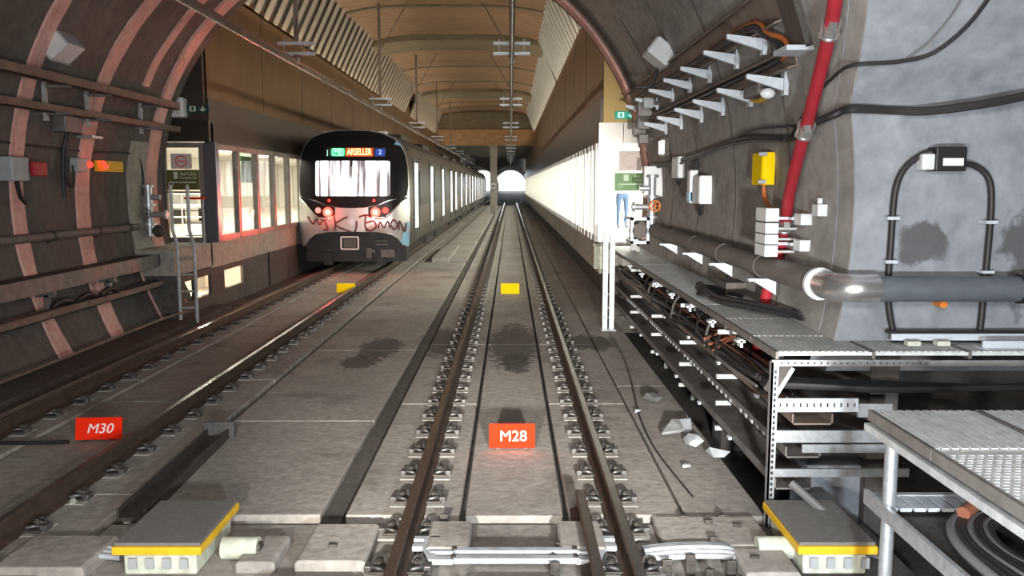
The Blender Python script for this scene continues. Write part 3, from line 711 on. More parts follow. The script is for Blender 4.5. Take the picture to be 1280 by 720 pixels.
def notice(x0, x1, z0, z1, mt, label, line1, mtx, arrow=False):
    y = Y0-.045
    t = thing('notice_board', ((x0+x1)/2, y, z0), label, 'notice')
    MB().box(x0, x1, y-.012, y+.0, z0, z1).build('board', mt, t)
    w_, h_ = x1-x0, z1-z0
    b = MB().box(x0+w_*.22, x0+w_*.34, y-.016, y-.012, z0+h_*.55, z0+h_*.9).build('door_symbol', mtx, t)
    text('lettering', line1[0], h_*.26, (x0+w_*.66, y-.016, z0+h_*.8), mtx, t, xscale=.8)
    text('lettering', line1[1], h_*.17, (x0+w_*.66, y-.016, z0+h_*.6), mtx, t, xscale=.8)
    MB().box(x0+w_*.1, x0+w_*.9, y-.016, y-.012, z0+h_*.34, z0+h_*.40).torus((x0+w_*.13, y-.014, z0+h_*.28), h_*.12, .008, 'y', 14, 5).build('pictogram_line', mtx, t)
    return t
notice(2.08, 2.90, 2.18, 2.54, 'panel_green', 'green notice with a white exit pictogram on the right glass end screen', ('Acil Çıkış', 'Emergency Exit'), 'panel_text')
notice(-6.96, -6.30, 2.20, 2.60, 'panel_olive', 'olive and black notice on the glass end door of the left platform', ('Acil Çıkış', 'Emergency Exit'), 'panel_text')
def ring_notice(x0, x1, z0, z1, label, mt):
    y = Y0-.045; t = thing('paper_notice', ((x0+x1)/2, y, z0), label, 'notice')
    MB().box(x0, x1, y-.008, y, z0, z1).build('sheet', 'paper', t)
    MB().torus(((x0+x1)/2, y-.012, (z0+z1)/2), (z1-z0)*.36, .012, 'y', 24, 6).build('ring', mt, t)
    MB().box((x0+x1)/2-.07, (x0+x1)/2+.07, y-.016, y-.008, (z0+z1)/2-.012, (z0+z1)/2+.012).build('bar', mt, t)
ring_notice(-6.86, -6.44, 2.62, 2.92, 'pale paper with a red ring on the left glass end door', 'ring_red')
ring_notice(2.16, 2.62, 2.58, 2.98, 'pale pinkish paper with a faint ring on the right glass end screen', 'paper')
def exit_sign(x, z, label, y, case='exit_green', ink='exit_mint'):
    k_ = 1
    t = thing('exit_sign', (x, y, z), label, 'exit sign')
    MB().box(x-.22, x+.22, y-.07, y, z, z+.15).build('case', case, t, bevel=.008)
    MB().box(x-.16, x-.04, y-.075, y-.07, z+.025, z+.125).build('door_symbol', ink, t)
    MB().box(x-.125, x-.075, y-.079, y-.075, z+.04, z+.11).build('running_figure', case, t)
    MB().box(x+.085, x+.115, y-.075, y-.07, z+.07, z+.125).prism([(x+.03, z+.075), (x+.17, z+.075), (x+.10, z+.02)], y-.075, y-.07).build('arrow', ink, t)
exit_sign(2.27, 3.60, 'green lit exit sign with a down arrow on the gold panel, right side', Y0-.12)
exit_sign(-6.22, 3.72, 'small dark exit sign with pale symbols above the left platform door', Y0-.12, 'exit_dim', 'panel_text')
t = thing('wall_cabinet', (-6.9, Y0-.3, 3.62), 'pale grey cabinet high up beside the exit sign on the left', 'cabinet'); MB().box(-6.86, -6.44, Y0-.42, Y0-.12, 3.62, 4.0).build('case', 'box_white', t, bevel=.03); MB().box(-6.82, -6.48, Y0-.432, Y0-.42, 3.66, 3.96).build('door', 'box_white', t, bevel=.01)
# edge strip of the right platform
t = thing('platform_edge_block', (1.70, Y0-.1, .62), 'cream block end of the right platform edge under the screen doors', 'block'); MB().box(1.66, 1.90, Y0-.35, Y0-.1, .62, 1.08).build('body', 'box_cream', t, bevel=.01); MB().box(1.63, 1.93, Y0-.38, Y0-.1, 1.08, 1.13).build('cap', 'platform_edge', t)
o = MB()
for i in range(90): o.box(XR-.035, XR+.0, Y0+.3*i, Y0+.3*i+.16, 1.09, 1.125)
st(o.build('trim_60', 'dark_fascia'))
# slender twin posts in front of the right platform
t = thing('twin_post', (1.63, 14.2, G), 'pair of slender galvanised posts standing at the slab edge on the right', 'post')
for q in (1.585, 1.70):
    MB().box(q-.042, q+.042, 14.16, 14.24, G, 1.47).build('post', 'bracket_white', t, bevel=.004)
b = MB()
for z in (.05, .45, .85, 1.2): b.cyl((1.56, 14.15, z), (1.56, 14.16, z), .012, 6).cyl((1.56, 14.15, z), (1.73, 14.24, z), .012, 6)
b.build('spacer', 'galvanised_dull', t); MB().box(1.52, 1.77, 14.08, 14.32, G, G+.02).build('foot_plate', 'galvanised_dull', t)
# inside the left platform: railing, ceiling light, hanging sign, bench
t = thing('platform_railing', (-8.2, 21, 1.16), 'steel railing inside the left platform behind the glass doors', 'railing')
b = MB()
for z in (1.5, 1.8, 2.08): b.cyl((-9.2, 21, z), (-7.2, 21, z), .02, 8)
for x in (-9.2, -8.7, -8.2, -7.7, -7.2): b.cyl((x, 21, 1.16), (x, 21, 2.1), .022, 8)
b.build('frame', 'aluminium', t, smooth=True)
for (x, y, lab) in ((-8.2, 20.3, 'near'), (-8.2, 24.3, 'middle'), (-8.2, 28.3, 'far')):
    t = thing('ceiling_light', (x, y, 3.25), lab+' square ceiling light of the left platform, seen through the glass doors', 'ceiling light', 'left platform ceiling lights'); MB().box(x-.4, x+.4, y-.4, y+.4, 3.24, 3.31).build('housing', 'aluminium', t); MB().box(x-.34, x+.34, y-.34, y+.34, 3.23, 3.245).build('diffuser', 'white_lamp', t)
t = thing('hanging_sign', (-6.9, 21.9, 2.75), 'dark green hanging sign behind the left screen doors', 'sign'); MB().box(-6.7, -6.64, 20.9, 21.9, 2.35, 3.0).build('board', 'panel_green', t); MB().cyl((-6.67, 21.1, 3.0), (-6.67, 21.1, 3.32), .015, 6).cyl((-6.67, 21.7, 3.0), (-6.67, 21.7, 3.32), .015, 6).build('hanger', 'aluminium', t)
t = thing('waiting_bench', (-9.5, 26, 1.16), 'metal bench against the white wall of the left platform', 'bench'); MB().box(-10.1, -9.5, 24.6, 27.2, 1.58, 1.64).build('seat', 'aluminium', t, bevel=.01); MB().box(-10.14, -10.08, 24.6, 27.2, 1.64, 2.1).build('backrest', 'aluminium', t)
for q in (24.8, 27.0): MB().box(-10.0, -9.6, q-.03, q+.03, 1.16, 1.58).build('leg', 'iron', t)

# ---------------------------------------------------------------- the train
TX, TY = -4.42, 23.35
def outline():
    """right half of the tail outline as (half width, z), bottom to top"""
    h = [(1.26, .40), (1.50, .62), (1.55, 1.0), (1.56, 1.6), (1.545, 2.3), (1.52, 2.8), (1.47, 3.12), (1.36, 3.38), (1.15, 3.6), (.85, 3.73), (.45, 3.80), (0, 3.82)]
    return [(x, z) for x, z in h] + [(-x, z) for x, z in reversed(h[:-1])]
def bulge(x, z):
    u = abs(x)/1.55
    return TY + .10*u**2 + .32*u**7 + .34*max(0, (z-1.45)/2.4)**2 + .12*max(0, (1.2-z))**2 + (.05 if z < 1.0 else 0)
train = thing('metro_train', (TX, TY, 0), 'metro train standing tail-first on the left track, red tail lamps lit', 'train')
def patch(name, poly, off, m, th=.03, step=.16, parent=train, label=None):
    bm = bmesh.new(); vs = [bm.verts.new((x, 0, z)) for x, z in poly]; bm.faces.new(vs)
    xs = [p[0] for p in poly]; zs_ = [p[1] for p in poly]
    def cut(a, c, no):
        k = math.ceil(a/step)*step
        while k < c-1e-4:
            if k > a+1e-4:
                co = (k, 0, 0) if no[0] else (0, 0, k)
                bmesh.ops.bisect_plane(bm, geom=bm.verts[:]+bm.edges[:]+bm.faces[:], plane_co=co, plane_no=no)
            k += step
    cut(min(xs), max(xs), (1, 0, 0)); cut(min(zs_), max(zs_), (0, 0, 1))
    bmesh.ops.triangulate(bm, faces=bm.faces[:])
    org = Vector(ORG[parent.name])
    front = []; 
    for v in bm.verts: v.co = Vector((TX+v.co.x, bulge(v.co.x, v.co.z)-off, v.co.z)) - org
    bmesh.ops.recalc_face_normals(bm, faces=bm.faces[:])
    if sum(f.normal.y for f in bm.faces) > 0: bmesh.ops.reverse_faces(bm, faces=bm.faces[:])
    ext = bmesh.ops.extrude_face_region(bm, geom=bm.faces[:])
    nv = [g_ for g_ in ext['geom'] if isinstance(g_, bmesh.types.BMVert)]
    for v in nv: v.co.y -= 0
    for v in set(bm.verts) - set(nv): v.co.y += th
    bmesh.ops.recalc_face_normals(bm, faces=bm.faces[:])
    me = bpy.data.meshes.new(name); bm.to_mesh(me); bm.free(); me.materials.append(M[m])
    for p_ in me.polygons: p_.use_smooth = True
    try: me.set_sharp_from_angle(angle=R(35))
    except Exception: pass
    o = bpy.data.objects.new(name, me); COL.objects.link(o); o.parent = parent; ORG[o.name] = ORG[parent.name]
    if label: o['label'] = label
    return o
def rrect(x0, x1, z0, z1, r, n=4):
    out = []
    for cx, cz, a0 in ((x1-r, z0+r, -90), (x1-r, z1-r, 0), (x0+r, z1-r, 90), (x0+r, z0+r, 180)):
        for i in range(n+1): a = R(a0+90*i/n); out.append((cx+r*math.cos(a), cz+r*math.sin(a)))
    return out
# silver tail shell with the arched cut-out over the coupler
arch = [(-1.36, .62), (-1.24, .80), (-1.05, .93), (-.7, .99), (0, 1.01), (.7, .99), (1.05, .93), (1.24, .80), (1.36, .62)]
bodyface = [(1.50, .56)] + [p for p in outline() if p[1] > .6 and p[0] > 0] + [(0, 3.82)] + [p for p in outline() if p[1] > .6 and p[0] < 0] + [(-1.50, .56)] + arch
patch('tail_shell', bodyface, 0, 'train_silver', .05)
mask = [(-.0, 1.66), (.35, 1.67), (.72, 1.74), (1.02, 1.88), (1.40, 1.93), (1.50, 2.02), (1.53, 2.3), (1.51, 2.8), (1.46, 3.10), (1.35, 3.36), (1.14, 3.58), (.85, 3.71), (.45, 3.785), (0, 3.80)]
mask = mask + [(-x, z) for x, z in reversed(mask[1:-1])]
patch('black_mask', mask, .014, 'train_black', .02)
patch('rear_window', rrect(-1.0, 1.06, 1.99, 2.96, .06), .022, 'cabin_window', .012)
b = MB()
fr_o, fr_i = rrect(-1.06, 1.12, 1.93, 3.02, .09), rrect(-1.0, 1.06, 1.99, 2.96, .06)
vs = [(TX+x, bulge(x, z)-.032, z) for x, z in fr_o] + [(TX+x, bulge(x, z)-.032, z) for x, z in fr_i]; n = len(fr_o)
b._add(vs, [(i, (i+1) % n, n+(i+1) % n, n+i) for i in range(n)]); b.build('window_frame', 'train_black', train)
MB().box(TX-.03, TX+.03, bulge(0, 2.9)-.05, bulge(0, 2.9)-.02, 2.80, 2.98).build('wiper_pivot', 'black', train)
# destination display
yd = bulge(0, 3.2)-.035
disp = patch('destination_display', rrect(-.72, .94, 3.07, 3.32, .03), .024, 'black', .012)
def glyph(s_, x, z, sz, m, xs=1.0, bold=0.0): text('display_text', s_, sz, (TX+x, bulge(x, z)-.052, z), m, disp, xscale=xs, bold=bold)
patch('display_field', rrect(-.57, -.17, 3.08, 3.31, .05), .034, 'led_green', .008, parent=disp)
o_ = MB(); o_.tube([(TX+x, bulge(x, z)-.046, z) for x, z in rrect(-.53, -.21, 3.105, 3.285, .05)]+[(TX-.26, bulge(-.26, 3.1)-.046, 3.105)], .009, 5); o_.build('display_border', 'led_mint', disp)
patch('display_field', rrect(-.16, .60, 3.075, 3.315, .01), .034, 'led_board', .008, parent=disp)
patch('display_field', rrect(.66, .92, 3.09, 3.29, .01), .034, 'led_blue', .008, parent=disp)
glyph('M8', -.37, 3.195, .21, 'led_mint', .85); glyph('ARSELLER', .22, 3.195, .25, 'led_amber', .63, .004); glyph('2', .79, 3.19, .18, 'led_pale', 1); glyph('J', -.66, 3.19, .18, 'led_mint', .6)
# tail lamps
for s in (-1, 1):
    hs = [(s*.46, 1.46), (s*.70, 1.40), (s*.93, 1.41), (s*1.08, 1.56), (s*1.30, 1.78), (s*1.50, 1.90), (s*1.50, 1.97), (s*1.05, 1.86), (s*.74, 1.74), (s*.46, 1.68)]
    if s < 0: hs = hs[::-1]
    h = patch('lamp_housing', hs, .028, 'train_black', .02)
    MB().tube([(TX+x, bulge(x, z)-.035, z) for x, z in ([(s*1.52, 1.93), (s*1.34, 1.80), (s*1.16, 1.62), (s*.98, 1.42), (s*.80, 1.36), (s*.62, 1.37)])], .022, 6, 4).build('chrome_trim', 'silver', h, smooth=True, label='bright trim strip around the tail lamp')
    xl = s*.66; zl = 1.55
    MB().cyl((TX+xl, bulge(xl, zl)-.05, zl), (TX+xl, bulge(xl, zl)+.02, zl), .135, 20).build('tail_lamp', 'tail_glow', h, label='glowing red lamp')
    MB().cyl((TX+xl, bulge(xl, zl)-.056, zl), (TX+xl, bulge(xl, zl)-.045, zl), .06, 16).build('lamp_core', 'tail_core', h)
    MB().cyl((TX+s*.93, bulge(s*.93, 1.6)-.05, 1.6), (TX+s*.93, bulge(s*.93, 1.6), 1.6), .08, 16).build('second_lamp', 'box_white' if s < 0 else 'red_lamp', h)
    MB().cyl((TX+s*.62, bulge(s*.62, 1.87)-.035, 1.87), (TX+s*.62, bulge(s*.62, 1.87), 1.87), .035, 12).build('marker_lamp', 'red_lamp', train)
    lamp('tail_light', 'SPOT', (TX+xl, bulge(xl, zl)-.12, zl), 440 if s > 0 else 70, (1, .07, .045), (-7.2, 11, 4.0), spot_size=R(66), spot_blend=.9, shadow_soft_size=.1)
    lamp('tail_light_spill', 'POINT', (TX+xl, bulge(xl, zl)-.25, zl-.05), 16, (1, .05, .03), shadow_soft_size=.1)
    b = MB().box(TX+s*.78-.12, TX+s*.78+.12, TY+.75, TY+.95, 3.66, 3.80); b.build('roof_lamp', 'box_white', train)
# blue corner flashes
patch('blue_flash', [(1.30, .70), (1.44, .60), (1.52, .62), (1.545, 1.25), (1.5, 1.30)], .01, 'train_blue', .02, label='pale blue triangle at the corner of the tail')
patch('blue_flash', [(1.16, 3.42), (1.34, 3.38), (1.44, 3.18), (1.26, 3.52)], .022, 'train_blue', .02)
patch('blue_flash', [(-1.30, .70), (-1.44, .60), (-1.52, .62), (-1.545, 1.25), (-1.5, 1.30)][::-1], .01, 'train_silver', .02)
# badge and graffiti
patch('badge', [(-.0, 1.14), (.12, 1.28), (.0, 1.46), (-.12, 1.28)], .02, 'bracket_white', .01)
gr = [[(-1.25, 1.42), (-1.1, 1.22), (-1.0, 1.36), (-.9, 1.20), (-.8, 1.35), (-.72, 1.22), (-.68, 1.08), (-.8, 1.07)], [(-.5, 1.44), (-.47, 1.2), (-.5, 1.04)], [(-.12, 1.42), (-.46, 1.22), (-.2, 1.06), (.05, 1.0), (.12, 1.16), (.12, 1.3)],
      [(.2, 1.42), (.4, 1.47), (.55, 1.40)], [(.38, 1.45), (.36, 1.2), (.4, 1.02)], [(.40, 1.25), (.6, 1.30), (.66, 1.14), (.5, 1.03), (.40, 1.1)], [(.72, 1.1), (.78, 1.28), (.88, 1.12), (.98, 1.3), (1.04, 1.1)], [(1.06, 1.22), (1.15, 1.33), (1.24, 1.2), (1.15, 1.06), (1.06, 1.2)], [(1.28, 1.05), (1.3, 1.3), (1.42, 1.0), (1.46, 1.24)]]
b = MB()
for st_ in gr:
    pts = spline([Vector((x, 0, z)) for x, z in st_], 5); b.tube([(TX+p.x, bulge(p.x, p.z)-.006, p.z) for p in pts], .026, 5)
b.build('graffiti', 'graffiti', train, label='dark red spray tag across the silver tail')
# coupler bay and apron
MB().box(TX-1.30, TX+1.30, TY+.42, TY+.6, .14, 1.0).box(TX-1.42, TX-1.2, TY+.5, TY+1.2, .14, .9).box(TX+1.2, TX+1.42, TY+.5, TY+1.2, .14, .9).build('apron', 'train_under', train)
b = MB(); fo = rrect(-.32, .16, .52, .86, .03)
cp = [(TX+x, TY+.02, z) for x, z in fo]; b.tube(cp+[cp[0]], .02, 6); b.build('coupler_frame', 'box_white', train, label='pale outline of the folded coupler')
MB().box(TX-.26, TX+.10, TY+.05, TY+.5, .55, .82).cyl((TX-.08, TY+.02, .68), (TX-.08, TY+.45, .68), .12, 14).build('coupler', 'iron', train)
b = MB().box(TX+.6, TX+.95, TY+.25, TY+.45, .62, .66).box(TX+.6, TX+.95, TY+.25, TY+.45, .72, .75).box(TX+.35, TX+.5, TY+.2, TY+.45, .25, .55).box(TX+.75, TX+1.15, TY+.2, TY+.45, .28, .5).cyl((TX+.55, TY+.2, .45), (TX+.55, TY+.42, .45), .05, 10); b.build('hoses', 'iron', train)
for s in (-1, 1): MB().box(TX+s*.75-.12, TX+s*.75+.12, TY+.3, TY+.5, .05, .40).build('obstacle_guard', 'train_under', train)
# sides: loft from the tail outline to the body section, then four cars
sec = [(1.30, .42), (1.47, .62), (1.50, 1.0), (1.50, 1.6), (1.50, 2.3), (1.49, 2.8), (1.45, 3.15), (1.33, 3.42), (1.12, 3.62), (.85, 3.72), (.45, 3.78), (0, 3.80)]
sec = sec + [(-x, z) for x, z in reversed(sec[:-1])]; out = outline(); n = len(sec)
b = MB()
def ln(u, v):
    i = round(u*(n-1)); p, q = out[i], sec[i]; k = v; y0_ = bulge(*p)+.0; x = p[0]+(q[0]-p[0])*k; z = p[1]+(q[1]-p[1])*k
    return (TX+x, y0_+(TY+2.0-y0_)*k, z)
b.grid(ln, n-1, 4); b.build('cab_side', ['train_side'], train, smooth=True)
MB().prism([(TX-1.42, 3.30), (TX-1.30, 3.52), (TX-1.08, 3.68), (TX-.8, 3.77), (TX, 3.84), (TX+.8, 3.77), (TX+1.08, 3.68), (TX+1.30, 3.52), (TX+1.42, 3.30), (TX, 3.4)], TY+.85, TY+2.0).build('cab_roof', 'train_roof', train)
yc = TY+2.0
for c_ in range(4):
    L_ = 18.9 if c_ else 17.2; y0_, y1_ = yc, yc+L_
    car = MB().prism([(TX+x, z) for x, z in sec], y0_, y1_).build('car_body', 'train_side', train, label='brushed metal car body')
    MB().prism([(TX-1.36, 3.35), (TX-1.2, 3.62), (TX, 3.86), (TX+1.2, 3.62), (TX+1.36, 3.35), (TX, 3.5)], y0_, y1_).build('roof', 'train_roof', train)
    for q in (.2, .6): MB().box(TX-.7, TX+.7, y0_+L_*q, y0_+L_*q+3, 3.78, 4.0).build('roof_unit', 'train_roof', train, bevel=.03)
    MB().box(TX-1.25, TX+1.25, y0_+.3, y1_-.3, .25, .5).box(TX-1.35, TX+1.35, y0_+5, y0_+7, .22, .6).box(TX-1.35, TX+1.35, y0_+9, y0_+12, .22, .6).build('underframe', 'train_under', train)
    b = MB()
    for q in (1.3, 3.2, L_-3.2, L_-1.3):
        for s in (-1, 1): b.cyl((TX+s*.68, y0_+q, .43), (TX+s*.82, y0_+q, .43), .42, 20)
    for q in (2.25, L_-2.25): b.box(TX-1.1, TX-.85, y0_+q-1.2, y0_+q+1.2, .3, .55).box(TX+.85, TX+1.1, y0_+q-1.2, y0_+q+1.2, .3, .55)
    b.build('bogies', 'train_under', train)
    d0 = 25.9 if c_ == 0 else y0_+1.7
    k = 0
    while d0+k*5.13+.8 < y1_:
        yy = d0+k*5.13; k += 1
        for s in (1,):
            xx = TX+s*1.503
            dr = MB().box(xx-.02, xx+.016, yy-.65, yy+.65, .72, 3.08).build('passenger_door', 'train_side', train)
            MB().box(xx+.012, xx+.022, yy-.36, yy-.06, 1.0, 2.95).box(xx+.012, xx+.022, yy+.06, yy+.36, 1.0, 2.95).build('door_window', 'lit_door', dr, label='brightly lit door window')
            MB().box(xx+.01, xx+.03, yy-.05, yy+.05, .75, 3.05).box(xx+.0, xx+.03, yy-.7, yy-.65, .7, 3.12).box(xx+.0, xx+.03, yy+.65, yy+.7, .7, 3.12).build('door_seal', 'black', dr)
            if yy+4.4 < y1_: MB().box(xx-.01, xx+.012, yy+1.1, yy+4.0, 1.65, 2.75).build('side_window', 'train_black', train)
    if c_ < 3: MB().box(TX-1.2, TX+1.2, y1_, y1_+.6, .5, 3.5).build('gangway', 'black', train)
    yc = y1_+.6

# ---------------------------------------------------------------- left side of the tunnel
def ramp(name, pts, r, m, label, cat, group=None, sm=4, n=8):
    return tag(MB().tube(pts, r, n, sm).build(name, m, smooth=True), label, cat, group)
def tray(x, z, y0, y1, w_, h_, m, label, side, holes=False, t_=.012):
    t = thing('cable_tray', (x, y0, z), label, 'cable tray')
    a, c = sorted((x, x+side*w_))
    MB().box(a, c, y0, y1, z-t_, z).build('bottom', m, t)
    MB().box(a, a+t_, y0, y1, z-t_, z+h_).box(c-t_, c, y0, y1, z-t_, z+h_).build('flange', m, t)
    return t
tray(-6.22, 3.70, 5.5, 16.05, .13, .12, 'rail_brown', 'upper brown tray along the left tunnel wall, ending by the pale cabinet', -1)
tray(-6.44, 3.32, 5.5, 16.6, .12, .10, 'rail_brown', 'lower of the two brown trays high on the left tunnel wall', -1)
for i, (y, lab) in enumerate(((8.5, 'left of the frame edge'), (12.1, 'above the left wall box'), (13.3, 'near the left wall lamp'), (15.2, 'near the left booth'))):
    t = thing('tray_bracket', (-6.75, y, 3.3), 'steel bracket that carries the two brown trays, '+lab, 'bracket'); MB().box(-6.62, -6.57, y-.03, y+.03, 3.2, 3.85).build('upright', 'galvanised_dull', t)
    for za in (3.66, 3.28): MB().box(-6.74, -6.22, y-.025, y+.025, za, za+.04).build('arm', 'tray_dark', t)
t = thing('junction_box', (-6.7, 12.75, 3.1), 'dark junction block clamped under the brown trays on the left wall', 'junction box'); MB().box(-6.82, -6.58, 12.6, 13.1, 3.08, 3.34).build('case', 'tray_dark', t, bevel=.02); MB().tube([(-6.72, 12.9, 3.1), (-6.80, 12.9, 2.8), (-6.83, 12.9, 2.4), (-6.83, 12.9, 2.1)], .03, 8, 4).build('tail_cable', 'cable', t, smooth=True); MB().box(-6.75, -6.5, 13.2, 13.55, 3.02, 3.06).build('lid', 'galvanised', t)
ramp('wall_cable', [(-6.86, 5, 2.9), (-6.85, 9, 2.87), (-6.845, 11.4, 2.87), (-6.845, 13.6, 2.83), (-6.84, 15.0, 2.86), (-6.83, 15.5, 2.8), (-6.83, 15.7, 2.5), (-6.84, 15.7, 2.1)], .022, 'cable', 'black cable along the left wall, dropping down before the booth', 'cable')
t = thing('wall_pipe', (-6.8, 11, 1.45), 'brown pipe along the left tunnel wall at handrail height', 'pipe'); MB().tube([(-6.80, 5, 1.58), (-6.80, 15.3, 1.54)], .065, 14).build('pipe', 'pipe_grey', t, smooth=True)
for y in (11.0, 12.4, 13.8, 14.9): MB().cyl((-6.80, y-.03, 1.55), (-6.80, y+.03, 1.55), .085, 14).box(-6.9, -6.8, y-.03, y+.03, 1.44, 1.5).build('clamp', 'iron', t)
t = thing('wall_telephone', (-6.75, 11.75, 2.3), 'grey box with a red front on the left tunnel wall at the frame edge', 'wall box')
MB().box(-6.9, -6.68, 11.35, 11.75, 2.35, 2.68).build('case', 'box_grey', t, bevel=.02); MB().box(-6.70, -6.62, 11.78, 12.1, 2.42, 2.62).build('red_panel', 'red_pipe', t, bevel=.02); MB().tube([(-6.72, 11.5, 2.35), (-6.75, 11.6, 2.15), (-6.8, 11.8, 2.05)], .03, 8, 4).build('cord', 'cable', t, smooth=True)
t = thing('signal_lamp', (-6.8, 13.75, 2.55), 'small box with glowing red lamps beside a yellow plate on the left wall', 'signal lamp')
MB().box(-6.88, -6.74, 13.2, 13.5, 2.5, 2.72).build('case', 'box_grey', t, bevel=.015); 
for c_, r_ in (((-6.73, 13.55, 2.62), .05), ((-6.76, 14.05, 2.66), .035), ((-6.76, 14.15, 2.6), .035)): MB().sphere(c_, r_).build('lamp', 'red_lamp', t, smooth=True)
MB().box(-6.86, -6.82, 13.95, 14.9, 2.52, 2.70).build('plate', 'yellow_paint', t, label='dull yellow plate')
ramp('cable_loop', [(-6.8, 13.0, 2.9), (-6.82, 13.0, 2.5), (-6.83, 13.03, 2.32), (-6.82, 13.15, 2.28), (-6.82, 13.2, 2.4), (-6.83, 13.2, 2.6)], .02, 'cable', 'short black cable loop hanging beside the red lamp box', 'cable')
def speaker(c, rz, label, m='box_white'):
    t = thing('loudspeaker', c, label, 'loudspeaker'); A = Matrix.Translation(c) @ Matrix.Rotation(rz, 4, 'Y')
    MB().box(-.16, .16, -.25, .25, -.13, .13, A).build('case', m, t, bevel=.015); MB().box(-.175, -.16, -.22, .22, -.11, .11, A).box(.16, .175, -.26, .26, -.14, .14, A).build('lid', 'box_grey', t)
    MB().tube([A @ Vector((.1, .2, -.1)), A @ Vector((.2, .25, -.35)), A @ Vector((.05, .3, -.5))], .025, 8, 4).build('cable', 'cable', t, smooth=True)
    MB().box(.0, .3, -.03, .03, -.03, .03, A).build('arm', 'iron', t)
speaker((-6.33, 12.15, 4.22), R(140), 'pale box lamp fixed high on the left tunnel wall above the trays')
speaker((2.03, 11.9, 4.10), R(38), 'white box lamp on the right lining above the row of brackets')
# ledge walkway and lower trays on the left
t = thing('service_ledge', (-6.6, 10, .8), 'dark grey service ledge along the foot of the left tunnel wall', 'ledge'); MB().box(-6.76, -6.36, 4, 15.3, .90, 1.04).build('slab', 'slab_dark', t); 
b = MB(); b.box(-6.38, -6.34, 4, 15.3, .84, 1.06); b.build('edge_angle', 'tray_dark', t)
for y in (8, 9.8, 11.6, 13.4): MB().box(-6.62, -6.36, y-.04, y+.04, .75, .9).box(-6.5, -6.44, y-.04, y+.04, .45, .78).build('bracket', 'tray_dark', t)
tray(-6.28, .50, 4, 17.0, .22, .09, 'tray_brown', 'brown cable tray under the ledge on the left wall', -1)
for i in range(4):
    z = .55; pts = [(-6.33-.05*i, 4+1.6*k, z+.02*math.sin(k*1.7+i)+.02) for k in range(9)]
    ramp('loose_cable', pts, .018, 'cable', 'black cable lying in the brown tray on the left wall', 'cable', 'cables in the left tray')
for i, (y, z) in enumerate(((11.6, .66), (12.3, .70), (13.0, .64))):
    pts = [(-6.4, y, z), (-6.36, y+.2, z+.12), (-6.38, y+.45, z+.02), (-6.42, y+.7, z+.08), (-6.42, y+.9, z)]
    ramp('cable_coil', [(-6.42, y, .60), (-6.40, y+.25, .66), (-6.42, y+.55, .60)], .04, 'cable', ords[i]+' dark cable coil from the left on the brown tray', 'cable coil')
ramp('floor_pipe', [(-6.05, 4, .02), (-6.0, 10, .0), (-5.98, 14, .02), (-5.95, 15.2, .0)], .022, 'tray_brown', 'thin pipe low along the left wall, just above the ground', 'pipe')
# ladder at the end of the left platform
t = thing('ladder', (-5.85, 14.9, G), 'grey ladder with cranked handrails up to the left platform', 'ladder')
for s, x in ((-1, -5.98), (1, -5.68)):
    MB().tube([(x, 15.0, G), (x, 15.0, 1.22), (x-.07, 15.05, 1.42), (x-.09, 15.05, 1.5), (x-.09, 15.05, 2.3)], .032, 8).build('stringer', 'galvanised_dull', t)
for z in (.1, .4, .7, 1.0): MB().cyl((-5.98, 15.0, z), (-5.68, 15.0, z), .02, 8).build('rung', 'galvanised_dull', t)
t = thing('hand_railing', (-6.1, 16.4, 1.14), 'small railing with a red top bar beside the left platform door', 'railing')
MB().cyl((-6.35, 16.4, 2.04), (-5.95, 16.4, 2.04), .022, 8).build('top_bar', 'sign_red', t, label='red top bar')
b = MB()
for z in (1.32, 1.56, 1.8): b.cyl((-6.35, 16.4, z), (-6.0, 16.4, z), .012, 6)
b.build('cross_bar', 'galvanised_dull', t)
for x in (-6.27, -6.0): MB().cyl((x, 16.4, 1.14), (x, 16.4, 2.04), .018, 8).build('post', 'galvanised_dull', t)
# valve stack beside the left booth
def valves(x, y, z, label, sgn, wheel):
    t = thing('valve_stack', (x, y, z), label, 'valve')
    MB().cyl((x, y, z), (x, y, z+.95), .07, 14).cyl((x, y, z+.2), (x, y, z+.25), .12, 14).cyl((x, y, z+.55), (x, y, z+.6), .12, 14).cyl((x, y, z+.9), (x, y, z+.95), .11, 14).build('riser', 'galvanised', t, smooth=True)
    MB().cyl((x, y, z+.4), (x-sgn*.35, y-.02, z+.4), .055, 12).cyl((x-sgn*.30, y-.02, z+.4), (x-sgn*.34, y-.02, z+.4), .09, 12).build('branch', 'galvanised', t, smooth=True)
    MB().cyl((x, y, z+.72), (x-sgn*.22, y, z+.72), .05, 12).build('branch', 'galvanised', t, smooth=True)
    b = MB().torus((x+.02, y-.2, z+.42), .09, .014, 'y', 18, 6); 
    for a in range(5): b.cyl((x+.02, y-.2, z+.42), (x+.02+.09*math.cos(a*1.257), y-.2, z+.42+.09*math.sin(a*1.257)), .009, 5)
    b.build('hand_wheel', wheel, t, smooth=True)
    MB().cyl((x+.02, y-.2, z+.42), (x, y, z+.42), .02, 8).build('spindle', 'iron', t)
    MB().sphere((x-sgn*.2, y-.1, z+.1), (.12, .1, .12)).cyl((x-sgn*.2, y-.2, z+.1), (x-sgn*.2, y, z+.1), .06, 10).build('pump', 'iron', t, smooth=True)
valves(-6.75, 15.7, 1.35, 'dark pipe valves beside the left platform booth', -1, 'tray_dark')
valves(2.42, 14.6, 1.52, 'silver pipe valves with an orange hand wheel beside the right end screen', 1, 'orange')
t = thing('pump_frame', (2.25, 14.7, 1.3), 'white square frame in front of the valves on the right', 'frame')
